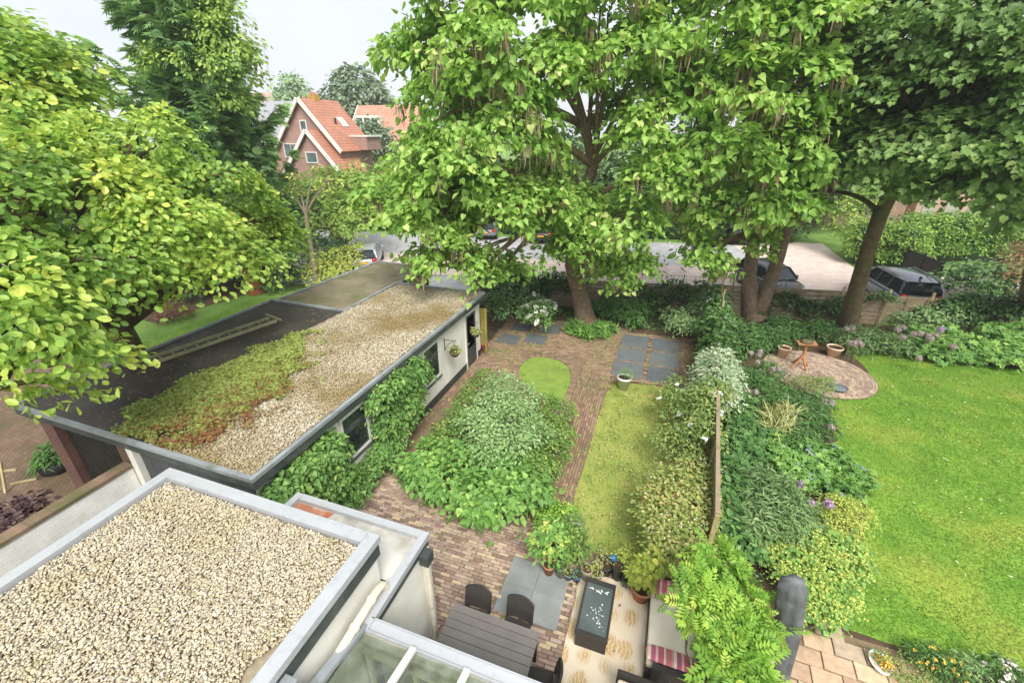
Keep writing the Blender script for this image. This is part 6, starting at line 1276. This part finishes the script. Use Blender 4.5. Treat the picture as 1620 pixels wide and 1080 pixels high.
# the maple
t3 = W(1338,522); cat3 = RL((1400,250,20,1.7),(1480,235,19.5,1.7),(1560,235,19.5,1.6),(1630,205,20,1.7),(1340,195,21.5,1.5),(1310,262,22,1.1),(1430,150,20,1.8),(1530,130,19.5,1.8),(1620,105,20,1.8),(1400,55,20.5,1.8),(1505,35,20,1.9),(1605,25,20,1.9),(1345,100,22,1.6),(1245,200,23,1.6),(1290,300,22.5,.9),(1450,-50,21,2),(1580,-60,21,2),(1560,285,19,.8),(1470,290,19.5,.8),(1630,290,19.5,.8),(1690,180,20,2),(1700,60,21,2),(1345,-20,22,1.8),(1250,90,24,2),(1320,20,24,2),(1420,300,20,.6),(1500,180,22,2),(1600,160,22.5,2),(1400,200,23,1.8),(1150,150,24,2),(1060,120,25,2.2),(1180,250,24.5,1.6))
tree('maple_tree', 'dark green maple with a thick leaning trunk on the right', [(t3,.38),(R(1352,470,22),.29),(R(1372,400,22),.26),(R(1392,340,21.9),.25),(R(1412,300,21.8),.23),(R(1430,220,21.6),.24),(R(1450,120,21.4),.16),(R(1465,20,21.2),.1)], cat3, 'maple', T_MAPLE, .185, M['bark_dark'], per=1.3, sub=.6, nl=88, up=.6, droop=.55, flat=.35, fork=4, zmin=-.5, limbr=.14, mass=.35)
t5 = W(1640,505); tree('old_tree', 'thick old trunk at the right edge of the view with leaves above', [(t5,.6),(R(1648,440,26),.5),(R(1660,380,26),.45),(R(1672,300,26),.35)], RL((1660,260,27,2.2),(1625,305,26,.8),(1720,320,27,2)), 'maple', T_MAPLE, .3, M['bark_dark'], per=1.0, sub=.7, nl=40)

# the magnolia on the left
t4 = (-14.6,7.3,0.); mag = RL((215,222,15,1.1),(322,285,15,1.15),(402,350,15.5,1.0),(120,300,13,1.25),(230,340,13,1.35),(330,405,13,1.15),(45,365,12,1.3),(115,415,11.5,1.15),(255,412,13.2,.95),(40,545,10.4,.9),(78,575,10.3,.5),(-5,612,9.6,.55),(-60,480,11,1.6),(20,455,11.2,1.1),(20,250,14,1.35),(-60,310,13,1.7),(295,345,14.5,1.2),(390,400,14.5,.8),(155,240,15.5,1.05),(28,575,9.8,.6),(428,378,16,.6),(180,375,12.4,.95))
tree('magnolia_tree', 'wide magnolia with glossy yellow green leaves overhanging the shed roof', [(t4,.42),((-14.5,7.3,1.6),.34),(R(190,520,15.9),.3)], mag, 'magnolia', T_WIDE, .145, M['bark_magnolia'], per=1.25, sub=.46, nl=140, up=.6, droop=.25, rand=.5, flat=.36, dome=.9, fork=2, zmin=-.4, limbr=.17, mass=.55, shell=(.78,1.08))
t6 = (-20.,8.,0.); tree('magnolia_tree', 'taller magnolia behind at the upper left edge of the view', [(t6,.4),((-19.5,8.2,3),.3),((-19.2,8.4,6),.22)], RL((52,102,19,1.15),(100,125,19.5,.75),(8,88,19,1.2),(75,165,18.5,1.2),(20,150,18,1.3),(120,168,19,.6),(-60,110,19,2),(32,72,20,.85),(-20,190,18,1.6)), 'magnolia', T_WIDE, .2, M['bark_magnolia'], per=1.4, sub=.5, nl=70, up=.7, droop=.2, fork=1, limbr=.15)

# the conifer
def conifer(base, H, label):
    root = empty('conifer_tree', base, 0, label, 'tree'); m = MB(); m.tube([(0,0,0),(0,0,H*.5),(.1,0,H*.97)],[.5,.33,.05],12,.06); m.build('trunk', M['rust_wood'], root)
    Ps, Ds, br = [], [], MB(); nb = 105
    for i in range(nb):
        u = (i+.5)/nb; z = 2.2+(H-2.4)*u**.9; a = i*2.4+random.uniform(-.4,.4); Lb = (3.5*(1-u)**.55+.55)*random.choice((.55,.7,.8,.9,1.0,1.05,1.35))
        rise = .15+.6*u; d = np.array([math.cos(a),math.sin(a),0]); n = 9; Lb *= 1-.38*max(0, d[0]*RT[0]+d[1]*RT[1])
        pth = [np.array([0,0,z])+d*Lb*t+np.array([0,0,Lb*(rise*t*.55-.25*t*(1-t)*2+.22*t**3)]) for t in np.linspace(0,1,n)]
        br.tube([tuple(p) for p in pth], list(np.linspace(.07,.012,n)), 5, cap=False)
        for k in range(1, n):
            t = k/(n-1); w = (1-t)*.9+.22; c = 19; o = rng.normal(size=(c,3))*np.array([w*.42,w*.42,.14]); o[:,2] -= .12+.1*rng.uniform(size=c); Ps.append(pth[k]+o); dd_ = d*1.0+np.array([0,0,.28])+np.stack([-d[1]*o[:,0],d[0]*o[:,0],0*o[:,0]],1)*.5+rng.normal(size=(c,3))*.35; dd_[:,2] -= .2*(1-u); Ds.append(dd_)
    br.build('branches', M['bark_dark'], root); P_, D_ = np.concatenate(Ps), np.concatenate(Ds); N = len(P_)
    leaves('crown', P_, np.array([0,0,1.])+rng.normal(size=(N,3))*.4, D_, rng.uniform(.35,.75,N), T_SPRAY, np.clip(np.repeat(rng.uniform(0,1,N//19),19)*.5+rng.uniform(0,.5,N),0,1), LV['conifer'], root)
    return root
cb = R(338,200,27); cf = conifer((cb[0],cb[1],0), 16.8, 'tall dark ragged conifer with drooping sprays behind the magnolia')
lc = [(R(p[0],p[1],p[2])[0]-cb[0],R(p[0],p[1],p[2])[1]-cb[1],R(p[0],p[1],p[2])[2],p[3]) for p in ((345,60,25.6,1.1),(350,110,25.3,1.2),(340,20,26,1.0),(375,80,25.8,.9),(300,95,25.6,1.0),(355,160,25.2,.9),(260,100,25.6,.7))]
foliage('climber', lc, LV['climber'], cf, T_OVATE, .19, per_m2=2.4, sub=.5, nleaf=34, zmin=-.5, droop=.7)

# trees and shrubs between the garden and the houses
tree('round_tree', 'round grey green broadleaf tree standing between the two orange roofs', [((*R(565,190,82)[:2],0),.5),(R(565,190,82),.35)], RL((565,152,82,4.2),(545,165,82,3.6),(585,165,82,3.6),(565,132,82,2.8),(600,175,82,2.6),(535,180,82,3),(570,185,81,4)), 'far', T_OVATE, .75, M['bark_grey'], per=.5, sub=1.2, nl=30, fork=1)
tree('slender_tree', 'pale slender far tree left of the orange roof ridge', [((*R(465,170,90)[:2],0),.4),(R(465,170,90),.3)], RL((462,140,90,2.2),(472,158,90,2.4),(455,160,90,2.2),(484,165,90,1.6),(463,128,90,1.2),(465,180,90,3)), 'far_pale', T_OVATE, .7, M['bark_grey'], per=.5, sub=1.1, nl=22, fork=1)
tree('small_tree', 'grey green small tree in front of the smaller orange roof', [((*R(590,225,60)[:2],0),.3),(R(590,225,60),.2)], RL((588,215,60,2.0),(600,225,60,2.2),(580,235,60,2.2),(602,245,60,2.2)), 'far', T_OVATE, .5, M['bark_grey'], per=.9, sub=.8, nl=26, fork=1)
tree('bright_shrub_tree', 'yellow green bushy tree below the orange roofed house', [((*R(530,330,34)[:2],0),.25),(R(530,320,34),.18)], RL((520,300,34,1.8),(555,305,34,1.8),(585,320,33,1.6),(500,330,33,1.6),(545,340,32,1.9),(520,360,31,1.5),(575,355,31,1.6),(560,285,36,1.3),(490,300,35,1.0)), 'climber', T_OVATE, .3, M['bark_grey'], per=1.2, sub=.6, nl=26, fork=1)
bare = tree('sparse_tree', 'sparse multi stemmed small tree with bare limbs below the conifer', [((*R(490,390,26)[:2],0),.14),(R(488,370,26),.11),(R(484,340,26),.09)], RL((470,290,26,.5),(510,300,26,.5),(500,275,26,.45),(525,285,26.3,.45),(462,310,26,.4)), 'yellowgreen', T_OVATE, .16, M['bark_grey'], per=1.6, sub=.4, nl=14, fork=2, limbr=.11)
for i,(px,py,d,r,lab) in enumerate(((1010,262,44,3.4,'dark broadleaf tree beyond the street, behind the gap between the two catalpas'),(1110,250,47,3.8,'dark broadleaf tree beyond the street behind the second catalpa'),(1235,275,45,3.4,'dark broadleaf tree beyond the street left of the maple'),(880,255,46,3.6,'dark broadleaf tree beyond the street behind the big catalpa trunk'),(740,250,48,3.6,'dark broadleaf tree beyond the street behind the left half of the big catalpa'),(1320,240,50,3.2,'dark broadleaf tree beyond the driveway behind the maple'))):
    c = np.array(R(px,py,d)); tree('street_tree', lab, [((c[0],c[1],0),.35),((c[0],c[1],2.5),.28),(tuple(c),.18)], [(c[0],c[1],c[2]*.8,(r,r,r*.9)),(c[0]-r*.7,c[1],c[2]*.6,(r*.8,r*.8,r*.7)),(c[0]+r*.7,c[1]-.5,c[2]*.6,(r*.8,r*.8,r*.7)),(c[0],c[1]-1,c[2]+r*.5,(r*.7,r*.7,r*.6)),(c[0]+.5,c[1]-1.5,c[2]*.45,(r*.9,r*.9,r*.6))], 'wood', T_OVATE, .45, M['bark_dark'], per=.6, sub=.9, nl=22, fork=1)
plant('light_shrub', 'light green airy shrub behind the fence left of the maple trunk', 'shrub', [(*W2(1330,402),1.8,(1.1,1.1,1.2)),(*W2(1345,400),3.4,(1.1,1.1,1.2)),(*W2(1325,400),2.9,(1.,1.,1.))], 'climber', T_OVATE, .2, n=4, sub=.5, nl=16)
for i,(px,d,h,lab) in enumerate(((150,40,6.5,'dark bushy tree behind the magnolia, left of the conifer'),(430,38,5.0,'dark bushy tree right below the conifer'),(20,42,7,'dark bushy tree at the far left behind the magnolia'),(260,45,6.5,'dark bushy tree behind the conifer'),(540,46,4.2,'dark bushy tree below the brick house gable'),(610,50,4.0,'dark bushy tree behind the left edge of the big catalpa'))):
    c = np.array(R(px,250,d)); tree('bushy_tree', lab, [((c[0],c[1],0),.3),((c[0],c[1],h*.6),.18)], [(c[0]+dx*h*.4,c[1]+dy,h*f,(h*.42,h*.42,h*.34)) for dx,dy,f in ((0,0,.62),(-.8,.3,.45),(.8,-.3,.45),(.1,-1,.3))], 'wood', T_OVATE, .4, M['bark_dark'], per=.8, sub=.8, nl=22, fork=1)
rt_ = empty('rusty_stump', W(425,448), 0, 'rust coloured bare trunk among the dark shrubs', 'stump'); m = MB(); m.tube([(0,0,0),(.03,0,1.2),(-.05,.05,2.6)],[.2,.16,.12],12,.1); m.build('trunk', M['rust_wood'], rt_)

# ------------------------------------------------------------------ THE AIR
hz = MB(); hz.box(-160,170,-12,150,-1.03,34); ho = hz.build('haze', None)
m = bpy.data.materials.new('haze'); m.use_nodes = True; t = m.node_tree; t.nodes.clear(); o = t.nodes.new('ShaderNodeOutputMaterial'); v = t.nodes.new('ShaderNodeVolumePrincipled')
v.inputs['Color'].default_value = (.93,.95,.98,1); v.inputs['Density'].default_value = .001; v.inputs['Anisotropy'].default_value = .2
t.links.new(v.outputs[0], o.inputs['Volume']); ho.data.materials.append(m); tag(ho, kind='stuff')
